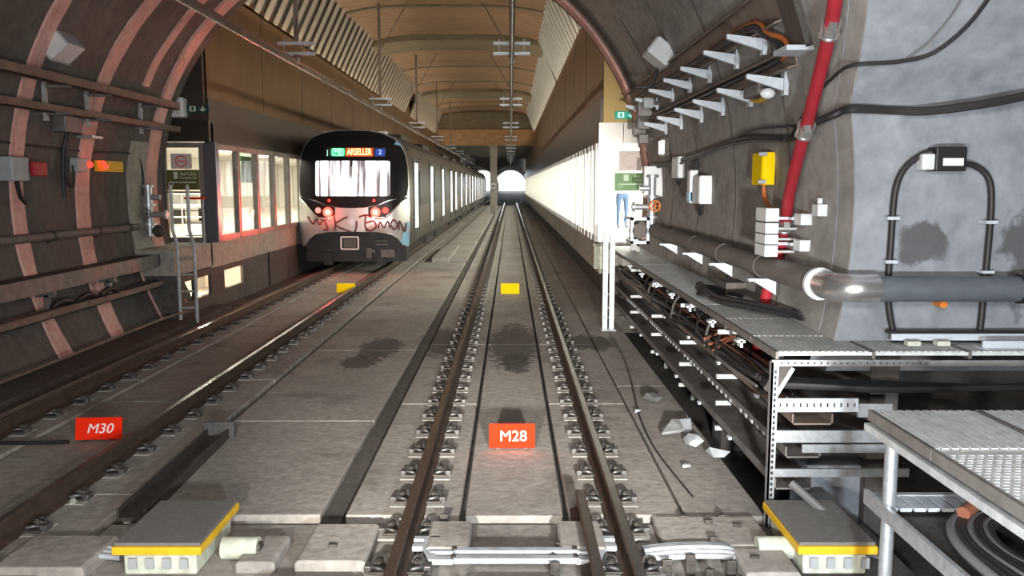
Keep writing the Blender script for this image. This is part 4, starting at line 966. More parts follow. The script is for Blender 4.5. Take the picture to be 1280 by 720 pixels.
b = MB().box(2.02, 2.34, 14.3, 14.36, 1.30, 1.35).box(2.02, 2.34, 14.3, 14.36, 1.70, 1.75).box(2.02, 2.07, 14.3, 14.36, 1.3, 1.75).box(2.29, 2.34, 14.3, 14.36, 1.3, 1.75).box(2.02, 2.07, 14.3, 14.9, 1.30, 1.35).box(2.02, 2.07, 14.3, 14.9, 1.70, 1.75); b.build('frame', 'bracket_white', t)
MB().cyl((2.18, 14.3, 1.52), (2.18, 14.7, 1.52), .13, 18).build('meter', 'iron', t, smooth=True)
t = thing('meter_board', (1.98, 15.6, 1.3), 'pale perforated board left of the white frame on the right platform end', 'board'); MB().box(2.16, 2.34, 15.5, 15.53, 1.22, 1.64).build('board', 'bracket_white', t)
b = MB()
for i in range(3): b.cyl((2.23, 15.49, 1.30+.12*i), (2.23, 15.5, 1.30+.12*i), .022, 10)
b.build('hole', 'iron', t)
t = thing('support_angle', (1.98, 15.5, 1.05), 'steel angle carrying the small meter board', 'bracket'); MB().box(2.2, 2.30, 15.48, 15.54, 1.10, 1.22).build('bracket', 'galvanised_dull', t)

# ---------------------------------------------------------------- right side of the tunnel: upper trays and brackets
def strip(name, z, y0, y1, wd, label, m='tray_brown', off=.02):
    """channel fixed to the curved lining"""
    t = thing(name, (wx(z)-off, y0, z), label, 'cable tray'); b = MB(); x = wx(z)-off
    a = math.atan2(z-CZ, x-CX); nx, nz = -math.cos(a), -math.sin(a); tx, tz = -math.sin(a), math.cos(a)
    def P(u, v): return (x+tx*u+nx*v, z+tz*u+nz*v)
    b.prism([P(-wd/2, 0), P(wd/2, 0), P(wd/2, .10), P(wd/2-.02, .10), P(wd/2-.02, .02), P(-wd/2+.02, .02), P(-wd/2+.02, .10), P(-wd/2, .10)], y0, y1)
    b.build('channel', m, t); return t
strip('wall_tray', 3.84, 7.35, 16.2, .32, 'upper brown tray high on the right lining, above the white brackets')
strip('wall_tray', 3.38, 7.3, 14.2, .16, 'lower brown tray on the right lining, between the two rows of white brackets')
def wbracket(z, y, label, g):
    x = wx(z)-.03; a = math.atan2(z-CZ, x-CX); nx, nz = -math.cos(a), -math.sin(a)
    t = thing('tray_bracket', (x, y, z), label, 'bracket', g)
    # arm leaves the wall towards the tunnel middle, tapering
    b = MB(); p0 = (x, z-.06); p1 = (x, z+.05); p2 = (x-.34, z+.09); p3 = (x-.34, z+.05)
    b.prism([p0, p3, p2, p1], y-.025, y+.025); b.build('arm', 'bracket_white', t)
    MB().box(x-.01, x+.03, y-.05, y+.05, z-.10, z+.12).build('wall_plate', 'bracket_white', t)
for i, y in enumerate((8.05, 9.0, 10.2, 11.3, 12.5, 13.8, 15.0)):
    wbracket(3.60, y, ords[i]+' white bracket from the viewer in the upper row on the right lining', 'upper row of white brackets')
for i, y in enumerate((7.75, 8.85, 10.0, 11.1, 12.4, 13.6)):
    wbracket(3.20, y, ords[i]+' white bracket from the viewer in the lower row on the right lining', 'lower row of white brackets')
t = thing('shadow_strip', (2.35, 6.9, 3.3), 'dark flat strip standing for a shadow on the right lining, above the end of the trays', 'wall_shadow')
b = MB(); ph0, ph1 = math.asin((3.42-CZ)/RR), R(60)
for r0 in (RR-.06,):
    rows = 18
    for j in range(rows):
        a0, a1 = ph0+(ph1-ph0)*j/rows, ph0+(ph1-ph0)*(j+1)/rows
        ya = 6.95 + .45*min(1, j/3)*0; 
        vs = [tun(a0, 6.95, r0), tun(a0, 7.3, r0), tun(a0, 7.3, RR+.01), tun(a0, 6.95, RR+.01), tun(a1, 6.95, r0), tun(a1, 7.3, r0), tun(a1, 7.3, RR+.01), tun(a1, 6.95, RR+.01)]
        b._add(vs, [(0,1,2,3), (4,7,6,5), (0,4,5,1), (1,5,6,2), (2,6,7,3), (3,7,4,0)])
b.build('wall_shadow', 'iron', t)  # solid dark strip modelled for a shadow on the lining
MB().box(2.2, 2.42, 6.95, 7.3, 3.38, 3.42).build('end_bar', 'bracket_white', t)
for i in range(3):
    ramp('tray_cable', [(wx(3.85)-.08, 15.5, 3.82), (wx(3.75)-.09, 11, 3.78), (wx(3.75)-.09, 8.2, 3.80-.03*i), (wx(3.65)-.1, 7.6+.05*i, 3.62), (wx(3.5)-.08, 7.35+.1*i, 3.52), (wx(3.42)-.06, 7.5+.1*i, 3.40), (wx(3.4)-.06, 9, 3.40), (wx(3.4)-.06, 13, 3.38)], .03 if i else .022, 'cable' if i else 'orange_cable', 'orange brown cable dipping from the upper to the lower tray on the right' if i == 0 else 'black cable dipping from the upper tray to the lower tray', 'cable', None if i == 0 else 'black cables in the upper right trays')
t = thing('spotlight', (2.2, 8.3, 3.2), 'small white lamp head hanging under the lower row of brackets', 'lamp'); MB().sphere((2.30, 7.75, 3.12), (.07, .05, .05)).build('lamp_head', 'box_white', t, smooth=True); MB().tube([(2.33, 7.8, 3.12), (2.36, 8.2, 3.10), (2.40, 8.6, 3.15), (2.42, 8.7, 3.2)], .025, 8, 4).build('stem', 'yellow_paint', t, smooth=True); MB().box(2.28, 2.4, 8.0, 8.5, 3.14, 3.26).build('body', 'tray_dark', t, bevel=.02)
for i, (y, z, s_) in enumerate(((14.2, 3.55, .12), (14.7, 3.35, .1), (13.7, 3.6, .08), (15.2, 3.3, .11), (15.0, 3.1, .08))):
    t = thing('terminal_box', (wx(z)-.15, y, z), 'dark terminal box number %s of the cluster at the far end of the right trays' % ['nearest the crown,', 'mid-height', 'smallest', 'farthest', 'lowest'][i] if False else ['upper', 'middle', 'smallest', 'farthest', 'lowest'][i]+' dark terminal box in the cluster at the far end of the right trays', 'terminal box')
    x = wx(z)-.18; MB().box(x-s_, x+s_, y-s_, y+s_, z-s_, z+s_).build('case', 'tray_dark' if i != 2 else 'box_grey', t, bevel=.01); MB().box(x+s_-.02, wx(z)+.01, y-.03, y+.03, z-.03, z+.03).build('mount', 'iron', t)
for i in range(3):
    ramp('drop_cable', [(2.30+.02*i, 15.0+.15*i, 3.15), (2.36, 15.0, 2.9), (2.42+.02*i, 14.9, 2.6), (2.46, 14.9, 2.3), (2.44+.02*i, 14.8, 2.0)], .008, 'cable_copper' if i == 1 else 'cable', ['black thin cable dropping past the right end screen', 'copper coloured thin cable dropping past the right end screen', 'second black thin cable dropping past the right end screen'][i], 'cable')
# red riser
t = thing('red_pipe', (2.45, 7.6, .5), 'red fire main leaning along the right wall at the tunnel mouth', 'pipe')
pts = []
for z, y in ((.6, 8.35), (1.23, 8.1), (1.78, 7.9), (2.31, 7.6), (3.03, 6.84), (3.56, 5.95+.18), (4.1, 5.5), (4.6, 4.9)): pts.append((wx(z)-.16, y*.975, z) if z > 1.9 else ((wx(z)-.058 if z > 1.0 else 2.46), y, z))
MB().tube(pts, .052, 14, 5).build('pipe', 'red_pipe', t, smooth=True)
sp = spline([Vector(p) for p in pts], 10)
for zt in (1.95, 2.78, 3.4):
    b = MB()
    k = min(range(len(sp)-1), key=lambda i: abs(sp[i].z-zt)); d = (sp[k+1]-sp[k]).normalized()
    b.cyl(sp[k]-d*.055, sp[k]+d*.055, .066, 16).cyl(sp[k]-d*.06, sp[k]-d*.045, .074, 16).cyl(sp[k]+d*.045, sp[k]+d*.06, .074, 16).obox(sp[k]+Vector((-.02, -.09, 0)), (.05, .05, .06))
    b.build('coupling', 'silver', t, smooth=True, label='silver grooved pipe coupling')
# main pipe: along the wall, elbow, then across the flat wall
t = thing('drain_pipe', (2.4, 12, 1.4), 'thick grey pipe along the right wall, turning at a silver elbow across the flat wall', 'pipe')
MB().tube([(2.42, 14.6, 1.52), (2.43, 6.60, 1.52)], .105, 20).build('pipe', 'pipe_grey', t, smooth=True, label='brownish grey length along the tunnel')
MB().tube([(2.43, 6.62, 1.52)]+[(2.43+.16-.16*math.cos(a), 6.36-.16*math.sin(a), 1.53) for a in [R(q) for q in range(0, 91, 15)]]+[(2.70, 6.20, 1.53)], .108, 20).build('elbow', 'silver', t, smooth=True, label='bright silver elbow')
MB().tube([(2.68, 6.20, 1.53), (6.9, 6.20, 1.53)], .096, 20).build('pipe', 'pipe_blue', t, smooth=True, label='blue grey length across the flat wall')
MB().cyl((2.43, 6.60, 1.52), (2.43, 6.65, 1.52), .13, 20).build('clamp', 'box_white', t, smooth=True)
for y in (8.1, 9.6, 11.1, 12.6, 14.0): MB().cyl((2.43, y-.01, 1.52), (2.43, y+.01, 1.52), .112, 20).build('clamp', 'cable_grey', t, smooth=True)
MB().cyl((3.75, 6.20, 1.53), (6.9, 6.20, 1.53), .11, 20).build('sleeve', 'black', t, smooth=True)
for i, (y, lab) in enumerate(((8.0, 'nearest'), (9.6, 'second'), (11.1, 'third'), (12.8, 'farthest'))):
    t = thing('pipe_bracket', (2.4, y, 1.38), lab+' white bracket under the thick grey pipe on the right wall', 'bracket', 'brackets under the grey pipe'); MB().box(2.25, wx(1.4)-.0, y-.04, y+.04, 1.385, 1.41).build('shelf', 'bracket_white', t); MB().prism([(2.3, 1.385), (2.52, 1.385), (2.52, 1.25)], y-.01, y+.01).build('gusset', 'bracket_white', t)
# yellow box and grey boxes near the red pipe
def wallbox(name, y0, y1, z0, z1, d, m, label, cat='wall box', extra=None):
    zc = (z0+z1)/2; x = min(wx(z0), wx(z1))+.01; t = thing(name, (x-d, (y0+y1)/2, z0), label, cat)
    MB().box(x-d, x, y0, y1, z0, z1).build('case', m, t, bevel=.008); 
    MB().box(x-d-.008, x-d, y0+.02, y1-.02, z0+.02, z1-.02).build('lid', m, t, bevel=.003); return t, x
t, x = wallbox('yellow_box', 8.35, 8.72, 2.30, 2.62, .12, 'yellow', 'bright yellow box on the right wall left of the red pipe')
MB().cyl((x-.15, 8.36, 2.60), (x-.11, 8.30, 2.60), .02, 8).cyl((x-.15, 8.36, 2.33), (x-.11, 8.30, 2.33), .02, 8).build('catch', 'bracket_white', t)
MB().tube([(x-.06, 8.5, 2.31), (x-.06, 8.48, 2.2), (x-.06, 8.35, 2.1), (x-.05, 8.2, 2.05)], .022, 8, 4).build('cable', 'orange_cable', t, smooth=True, label='orange cable below the yellow box')
for i, (z0, z1, lab) in enumerate(((1.97, 2.09, 'top'), (1.86, 1.955, 'second'), (1.765, 1.85, 'third'), (1.65, 1.755, 'bottom'))):
    t = thing('grey_box', (2.4, 7.62, z0), lab+' box of the stack of grey boxes in front of the red pipe', 'wall box', 'stacked grey boxes on the red pipe'); MB().box(2.28, 2.40, 7.60, 7.92, z0, z1).build('case', 'box_white', t, bevel=.006); MB().box(2.40, 2.62, 7.7, 7.74, z0+.03, z0+.05).build('mount', 'galvanised_dull', t)
for i, (z, lab) in enumerate(((2.0, 'upper'), (1.77, 'lower'))):
    t = thing('conduit_box', (2.5, 7.3, z), lab+' small square conduit box right of the red pipe', 'wall box'); MB().box(2.50, 2.60, 7.32, 7.50, z-.05, z+.05).build('case', 'box_white', t, bevel=.008); MB().box(2.48, 2.50, 7.5, 7.62, z-.012, z+.012).box(2.4, 2.5, 7.60, 7.63, z-.012, z+.012).build('conduit', 'bracket_white', t)
t = thing('wall_socket', (2.58, 7.0, 2.08), 'small white socket alone on the wall right of the red pipe', 'wall box'); MB().box(2.52, 2.60, 6.98, 7.12, 2.04, 2.14).cyl((2.56, 7.05, 2.14), (2.56, 7.05, 2.19), .025, 8).build('case', 'box_white', t, bevel=.006)
# telephone / control boxes farther along the right wall
t, x = wallbox('control_box', 11.0, 11.45, 2.05, 2.42, .16, 'box_white', 'white and grey control box with a blue stripe on the right wall'); MB().box(x-.20, x-.08, 11.45, 11.62, 2.05, 2.50).build('side_unit', 'box_white', t, bevel=.02); MB().box(x-.205, x-.07, 11.45, 11.63, 2.08, 2.2).build('blue_band', 'led_blue' if False else 'train_blue', t); MB().torus((x-.08, 11.3, 2.0), .1, .018, 'x', 16, 6).build('cable_loop', 'cable', t, smooth=True); MB().cyl((x-.1, 11.5, 2.5), (x-.1, 11.5, 2.62), .03, 10).build('beacon', 'black', t)
t, x = wallbox('junction_box', 12.6, 13.1, 2.40, 2.72, .10, 'box_white', 'pale grey box on the right wall above the valves'); MB().torus((x-.05, 12.8, 2.38), .09, .015, 'x', 14, 6).build('cable_loop', 'cable', t, smooth=True)
t = thing('panel_box', (2.3, 15.2, 2.2), 'large pale cabinet fixed beside the right end screen', 'cabinet'); MB().box(2.28, 2.62, 14.6, 14.72, 2.10, 2.62).build('case', 'box_white', t, bevel=.01); MB().box(2.62, 2.66, 14.55, 14.72, 1.95, 2.7).build('rail', 'galvanised', t)
t = thing('wall_lamp', (2.45, 14.1, 2.85), 'small lit white lamp on the right wall under the trays', 'lamp'); MB().box(2.40, 2.44, 13.6, 13.9, 2.80, 3.0).build('diffuser', 'white_lamp', t); MB().box(2.43, 2.5, 13.55, 13.95, 2.76, 3.04).build('housing', 'iron', t)
# heavy cables on the right wall
def on_wall(pts, off=.04): return [(wx(z)-off, y, z) for (x_, y, z) in pts]
def on_flat(pts, off=.05): return [(x, fy(z)-off, z) for x, z in pts]
ramp('wall_cable', on_wall([(0, 15.4, 2.66), (0, 13.5, 2.64), (0, 11.3, 2.72), (0, 9.3, 2.80), (0, 7.7, 2.72), (0, 7.2, 2.80), (0, 6.7, 2.84), (0, 6.40, 2.86)])+on_flat([(2.62, 2.86), (2.85, 2.85)])+on_flat([(3.05, 2.84)], .12)+on_flat([(3.4, 2.88), (3.75, 2.95), (4.3, 3.08), (5.4, 3.25)], .22), .032, 'cable', 'thick black cable running across the right lining and the flat wall', 'cable', None, 5)
ramp('wall_cable', on_wall([(0, 15.4, 2.60), (0, 12.5, 2.62), (0, 10.3, 2.74), (0, 9.0, 2.76), (0, 7.8, 2.70)], .07), .02, 'cable', 'thinner black cable twisted under the thick one on the right lining', 'cable')
ramp('wall_cable', on_wall([(0, 9.9, 2.78), (0, 9.0, 2.86), (0, 8.0, 2.84), (0, 7.4, 2.80)], .05), .012, 'cable', 'thin black cable looping just above the thick wall cable', 'cable')
ramp('wall_cable', on_wall([(0, 7.7, 2.72), (0, 7.0, 3.0), (0, 6.5, 3.12), (0, 6.18, 3.15)], .06)+on_flat([(2.62, 3.16), (2.75, 3.17), (2.95, 3.22), (3.1, 3.38), (3.17, 3.6), (3.25, 3.95)]), .014, 'cable', 'thin black cable curving up the flat wall from the red pipe', 'cable')
ramp('wall_cable', on_flat([(2.78, 3.18), (2.9, 3.3), (2.98, 3.5), (3.0, 3.85)], .03), .007, 'cable_grey', 'very thin grey wire rising beside the curving black cable', 'cable')
# conduit loop with black box
t = thing('conduit_loop', (3.2, 6.35, 1.1), 'black hoop of conduit with a black box at its top on the flat wall', 'conduit')
MB().tube([(2.93, 6.36, 1.12), (2.86, 6.36, 1.45), (2.86, 6.36, 1.9), (2.87, 6.36, 2.25), (2.93, 6.36, 2.42), (3.05, 6.36, 2.52), (3.12, 6.34, 2.54)], .024, 10, 5).build('conduit', 'cable', t, smooth=True)
MB().tube([(3.34, 6.34, 2.46), (3.46, 6.36, 2.44), (3.56, 6.36, 2.36), (3.60, 6.36, 2.2), (3.60, 6.36, 1.8), (3.58, 6.36, 1.12)], .024, 10, 5).build('conduit', 'cable', t, smooth=True)
MB().box(3.12, 3.35, 6.27, 6.42, 2.40, 2.58).build('switch_box', 'black', t, bevel=.01)
MB().box(3.17, 3.32, 6.262, 6.27, 2.44, 2.495).build('label_plate', 'sign_white', t)
MB().box(3.03, 3.13, 6.29, 6.40, 2.41, 2.53).build('connector', 'box_white', t, bevel=.015)
for x, z in ((2.86, 1.72), (2.86, 2.05), (3.60, 1.64), (3.60, 2.02)): MB().box(x-.045, x+.045, 6.33, 6.42, z-.012, z+.012).build('clip', 'bracket_white', t)
t = thing('orange_tag', (3.35, 6.35, 1.38), 'small orange cap below the pipe on the flat wall', 'cap'); MB().cyl((3.26, 6.30, 1.40), (3.26, 6.42, 1.40), .03, 10).build('cap', 'orange', t)

# ---------------------------------------------------------------- right side: grating walkways and cable racks
def grating(x0, x1, y0, y1, z, label, mode='rib', g='walkway gratings', m='grate'):
    t = thing('walkway_grating', ((x0+x1)/2, y0, z-.03), label, 'grating', g)
    b = MB().box(x0, x1, y0+.006, y1-.006, z-.03, z-.006)
    if mode == 'rib':
        n = int((x1-x0)/.045)
        for i in range(n): b.box(x0+.012+.045*i, x0+.042+.045*i, y0+.012, y1-.012, z-.006, z+.0)
    elif mode == 'cross':
        n = int((y1-y0)/.045)
        for i in range(n): b.box(x0+.01, x1-.01, y0+.012+.045*i, y0+.044+.045*i, z-.006, z+.0)
    else:
        nx, ny = int((x1-x0)/.042)-1, int((y1-y0)/.034)-1
        for j in range(ny):
            for i in range(nx): q = (j % 2)*.021; b.box(x0+.018+q+.042*i, x0+.044+q+.042*i, y0+.015+.034*j, y0+.033+.034*j, z-.006, z-.001)
    b.build('plate', m, t)
    MB().box(x0-.004, x0+.02, y0, y1, z-.055, z-.0).build('edge', 'galv_edge', t)
ys_ = [6.62, 7.5, 8.4, 9.4, 10.4, 11.5, 12.7, 13.9, 15.2, 16.6]
lab = ['nearest', 'second', 'third', 'fourth', 'fifth', 'sixth', 'seventh', 'eighth', 'farthest']
for i in range(9): grating(1.90, 2.49, ys_[i], ys_[i+1], 1.10-.0*i, lab[i]+' grating plate of the walkway along the right wall', 'cross' if i > 1 else 'rib')
for i, (a, c) in enumerate(((1.90, 2.6), (2.6, 3.3), (3.3, 4.0), (4.0, 4.8))):
    grating(a, c, 5.98, 6.61 if a < 2.5 else 6.40, 1.10, ['left', 'second', 'third', 'rightmost'][i]+' grating plate of the cross walkway under the flat wall', 'rib')
for i in range(4):
    x0 = 1.90+.58*i
    grating(x0, x0+.57, 3.72, 4.40, 1.10, ['left', 'second', 'third', 'rightmost'][i]+' ribbed plate of the near walkway at the right edge', 'rib')
    grating(x0, x0+.57, 2.7, 3.71, 1.10, ['left', 'second', 'third', 'rightmost'][i]+' dimpled plate of the near walkway at the right edge', 'dot')
def perforated(b, x0, x1, y, z0, z1, n, th=.015):
    """flat bar along x with a row of real slots"""
    h = (z1-z0); b.box(x0, x1, y, y+th, z0, z0+h*.34); b.box(x0, x1, y, y+th, z1-h*.34, z1)
    for i in range(n+1):
        c = x0+(x1-x0)*i/n; b.box(max(x0, c-.018), min(x1, c+.018), y, y+th, z0+h*.34, z1-h*.34)
t = thing('cable_rack', (1.9, 6.0, -.2), 'galvanised rack frame whose post stands at the corner of the cross walkway', 'rack')
MB().box(1.86, 1.91, 5.94, 5.955, -.62, 1.03).box(1.86, 1.873, 5.94, 6.0, -.62, 1.03).build('post', 'galvanised', t)
b = MB()
for i in range(26): b.box(1.878, 1.894, 5.934, 5.941, -.1+i*.042, -.078+i*.042)
b.build('slot', 'black', t)['kind'] = 'stuff'
b = MB(); perforated(b, 1.86, 3.0, 5.945, 1.0, 1.045, 24); b.build('top_bar', 'galvanised', t)
MB().box(3.0, 4.9, 5.95, 5.965, 1.0, 1.04).build('top_bar', 'galvanised_dull', t)
b = MB(); perforated(b, 1.91, 2.5, 5.95, .66, .76, 12); b.build('shelf_bar', 'bracket_white', t)
MB().box(2.5, 2.75, 5.95, 5.97, .62, .72).build('shelf_bar', 'galvanised', t)
MB().box(1.91, 2.75, 5.95, 5.97, .43, .52).build('shelf_bar', 'galvanised', t); MB().box(2.1, 2.9, 5.93, 5.95, .36, .42).build('shelf_bar', 'galvanised', t)
MB().box(1.91, 2.9, 5.95, 5.97, .17, .23).build('shelf_bar', 'galvanised', t)
MB().box(1.93, 1.96, 5.96, 6.2, .75, 1.0, Matrix.Translation((1.95, 6, .85)) @ Matrix.Rotation(R(30), 4, 'Y') @ Matrix.Translation((-1.95, -6, -.85))).build('brace', 'galvanised', t)
for y, lab_ in ((7.6, 'second'), (9.3, 'third'), (11.2, 'fourth'), (13.2, 'fifth')):
    t = thing('cable_rack', (1.9, y, -.62), lab_+' dark rack post under the walkway along the right wall', 'rack'); MB().box(2.44, 2.49, y, y+.05, -.62, 1.06).build('post', 'galvanised_dull', t)
    b = MB()
    for z in (.07, .31, .56, .98): MB().box(1.88, 2.46, y, y+.04, z-.04, z).build('shelf_bar', 'galvanised_dull', t)
for y in [6.9, 7.9, 8.9, 9.9, 11.0, 12.2, 13.4]:
    tag(MB().box(1.85, 1.92, y-.05, y+.05, 1.0, 1.02).box(1.88, 1.90, y-.05, y+.05, .96, 1.03).build('edge_clip', 'bracket_white'), 'white clip under the edge of the walkway along the right wall', 'clip', 'white clips under the walkway edge')
# three trays stacked inside the rack
for z, x0, w_, m, lab_ in ((.08, 1.92, .28, 'tray_dark', 'lowest dark cable tray of the stack beside the slab edge'), (.32, 1.99, .26, 'tray_dark', 'middle dark cable tray of the stack on the right'), (.57, 2.03, .30, 'tray_brown', 'upper brown cable tray of the stack on the right')):
    t = tray(x0, z, 5.97, 17.0, w_, .07, m, lab_, 1)
for i in range(48):
    y = 6.3+i*.17
    if i % 7 == 6: continue
    tag(MB().box(1.985, 2.0, y, y+.055, .325, .355).build('edge_tab', 'bracket_white'), 'small white tab along the edge of the middle dark tray', 'tab', 'white tabs on the middle tray')
for i, (x, y, z) in enumerate([(1.89, 7.2, .1), (1.89, 8.4, .1), (1.89, 9.6, .1), (1.89, 10.9, .1), (1.89, 12.3, .1), (2.0, 6.8, .58), (2.0, 8.1, .58), (2.0, 9.5, .58), (2.0, 11.0, .58)]):
    tag(MB().box(x, x+.03, y-.035, y+.035, z-.03, z+.0).build('tray_clip', 'bracket_white', bevel=.005), 'white clip on the lip of the lowest tray' if i < 5 else 'white clip on the lip of the brown tray', 'clip', 'white clips on the trays')
# loose cables under the walkway
for i in range(14):
    x = 2.02+.03*(i % 9); z = .62+.012*(i % 5); y0_ = 6.1+random.uniform(0, 1)
    pts = [(x+random.uniform(-.06, .06), y0_+k*1.35, z+random.uniform(-.02, .06)) for k in range(8)]
    cu = i in (3, 8)
    ramp('loose_cable', pts, .013+.006*(i % 3), 'cable_copper' if cu else ('cable_grey' if i % 4 == 1 else 'cable'), 'copper coloured cable among the loose cables under the walkway' if cu else ('grey' if i % 4 == 1 else 'black')+' loose cable lying on the trays under the walkway', 'cable', 'loose cables under the walkway', 4, 6)
for i in range(9):
    y = 8.2+i*.62; x = 1.98+.04*(i % 3); r_ = .16
    pts = [(x-.02, y-.2, .64), (x+.06, y, .80), (x+.18, y+.1, .86+.02*(i % 3)), (x+.30, y, .78), (x+.30, y-.25, .68), (x+.12, y-.35, .66), (x, y-.15, .70)]
    ramp('cable_loop', pts, .014, 'cable_grey' if i % 3 == 1 else 'cable', 'thin looped cable hanging under the walkway edge', 'cable', 'looped cables under the walkway edge', 4, 6)
for i, (y, a) in enumerate(((8.15, .1), (8.35, -.12), (8.55, .05))):
    tag(MB().cyl((1.98, y, .68+.02*i), (2.30, y+.35+a, .74), .014, 6).build('copper_rod', 'cable_copper', smooth=True), ['nearest', 'middle', 'farthest'][i]+' copper coloured rod lying across the brown tray', 'rod')
# cables lying over the walkway against the wall
for i in range(9):
    dz = .012*(i % 4); a = .05*i
    pts = [(2.47, 7.05+.04*i, 1.16+dz), (2.44, 7.35, 1.15+dz), (2.36-.015*i, 7.9, 1.13+dz+.02), (2.22-.02*i, 8.5, 1.13+dz), (2.02+.01*i, 8.72+.05*i, 1.15+dz), (1.98+.02*i, 8.95+.06*i, 1.14+dz+.03*(i % 2)), (2.12, 9.2+.05*i, 1.13+dz), (2.3, 9.05+.06*i, 1.14), (2.42, 8.8, 1.13)]
    ramp('black_cable', pts, .016+.003*(i % 3), 'cable', 'black cable of the coil lying over the walkway near the red pipe', 'cable', 'black cables coiled over the walkway', 5, 6)
# white cable channels on the cross walkway
t = thing('cable_channel', (3.3, 6.2, 1.12), 'long white channel lying on the cross walkway by the flat wall', 'channel'); MB().box(2.86, 5.0, 6.26, 6.28, 1.12, 1.18).box(2.86, 5.0, 6.26, 6.34, 1.12, 1.13).build('channel', 'bracket_white', t); MB().box(2.84, 5.0, 6.28, 6.34, 1.18, 1.20).build('cover', 'black', t)
t = thing('cable_channel', (3.9, 6.05, 1.12), 'shorter white channel in front of the long one at the right edge', 'channel'); MB().box(3.42, 5.0, 6.02, 6.04, 1.11, 1.17).box(3.42, 5.0, 6.02, 6.12, 1.105, 1.115).build('channel', 'bracket_white', t)
for i, x in enumerate((2.98, 3.2)): tag(MB().box(x-.05, x+.05, 6.14, 6.22, 1.105, 1.145).build('wooden_wedge', 'box_cream', bevel=.01), ['left', 'right'][i]+' of the two wooden wedges under the white channel', 'wedge')
# near walkway supports, lower shelf with cables
t = thing('walkway_stand', (1.95, 4.3, -.6), 'galvanised post and frame carrying the near walkway at the right edge', 'frame')
MB().cyl((1.99, 4.30, -.6), (1.99, 4.30, 1.05), .035, 12).build('post', 'galvanised', t, smooth=True); MB().cyl((1.99, 4.30, .98), (1.99, 4.30, 1.04), .045, 12).build('collar', 'box_white', t, smooth=True)
MB().box(1.88, 1.93, 2.7, 4.4, .99, 1.028).box(1.93, 4.2, 4.36, 4.385, .985, 1.066).build('edge_beam', 'galvanised_dull', t)
t = thing('cable_shelf', (2.0, 3.0, .56), 'low galvanised shelf under the near walkway, holding thick cables', 'shelf')
MB().box(1.94, 1.965, 2.9, 4.5, .54, .62).build('side_rail', 'galvanised', t); MB().box(1.96, 2.75, 4.46, 4.5, .54, .60).box(1.96, 3.0, 3.3, 3.36, .54, .56).build('end_bar', 'galvanised_dull', t)
b = MB()
for i in range(10): b.box(1.97+.075*i, 2.03+.075*i, 4.28, 4.46, .575, .595)
b.build('rungs', 'bracket_white', t); MB().box(1.97, 3.3, 2.9, 4.4, .545, .555).build('base', 'iron', t)
t = thing('pale_box', (2.75, 4.1, .6), 'pale box lying on the low shelf under the near walkway', 'box'); MB().box(2.55, 2.85, 4.15, 4.40, .60, .70).build('body', 'bracket_white', t, bevel=.01)
for i in range(9):
    o_ = .05*i; m = 'cable_copper' if i == 8 else ('cable_grey' if i % 3 == 0 else 'cable')
    pts = [(3.2, 4.28-.02*i+.0, .64), (2.75, 4.25-o_*.45, .63+.004*i), (2.4, 4.20-o_*.5, .62), (2.2+o_*.25, 4.05-o_*.6, .61), (2.10+o_*.55, 3.8-o_*.5, .60), (2.08+o_*.9, 3.4, .60), (2.12+o_*1.1, 2.9, .60)]
    if i == 8: pts = [(3.2, 4.32, .70), (2.75, 4.22, .70), (2.45, 4.18, .69), (2.25, 4.05, .66)]
    ramp('thick_cable', pts, .026 if i < 8 else .034, m, 'reddish thick cable on top of the bundle on the low shelf' if i == 8 else ('grey' if i % 3 == 0 else 'black')+' thick cable bending forward on the low shelf', 'cable', None if i == 8 else 'thick cables on the low shelf', 5, 10)
# things in the dark below
tag(MB().box(2.35, 2.95, 6.5, 6.9, -.62, .12).build('concrete_block', 'flat_wall', bevel=.03), 'pale concrete block in the dark under the cross walkway', 'concrete block')
tag(MB().tube([(2.0, 5.85, .16), (2.5, 5.4, -.25), (2.75, 5.1, -.5)], .03, 8).build('sloping_pipe', 'cable_grey', smooth=True), 'grey pipe sloping down into the dark beside the rack post', 'pipe')
for i in range(4):
    ramp('rack_cable', [(1.95, 6.3+.1*i, .78-.0*i), (2.3, 6.15+.05*i, .80), (2.8, 6.1+.06*i, .79), (3.6, 6.2, .78), (4.6, 6.3, .78)], .028, 'cable', 'black cable turning right under the cross walkway', 'cable', 'cables under the cross walkway', 5, 8)
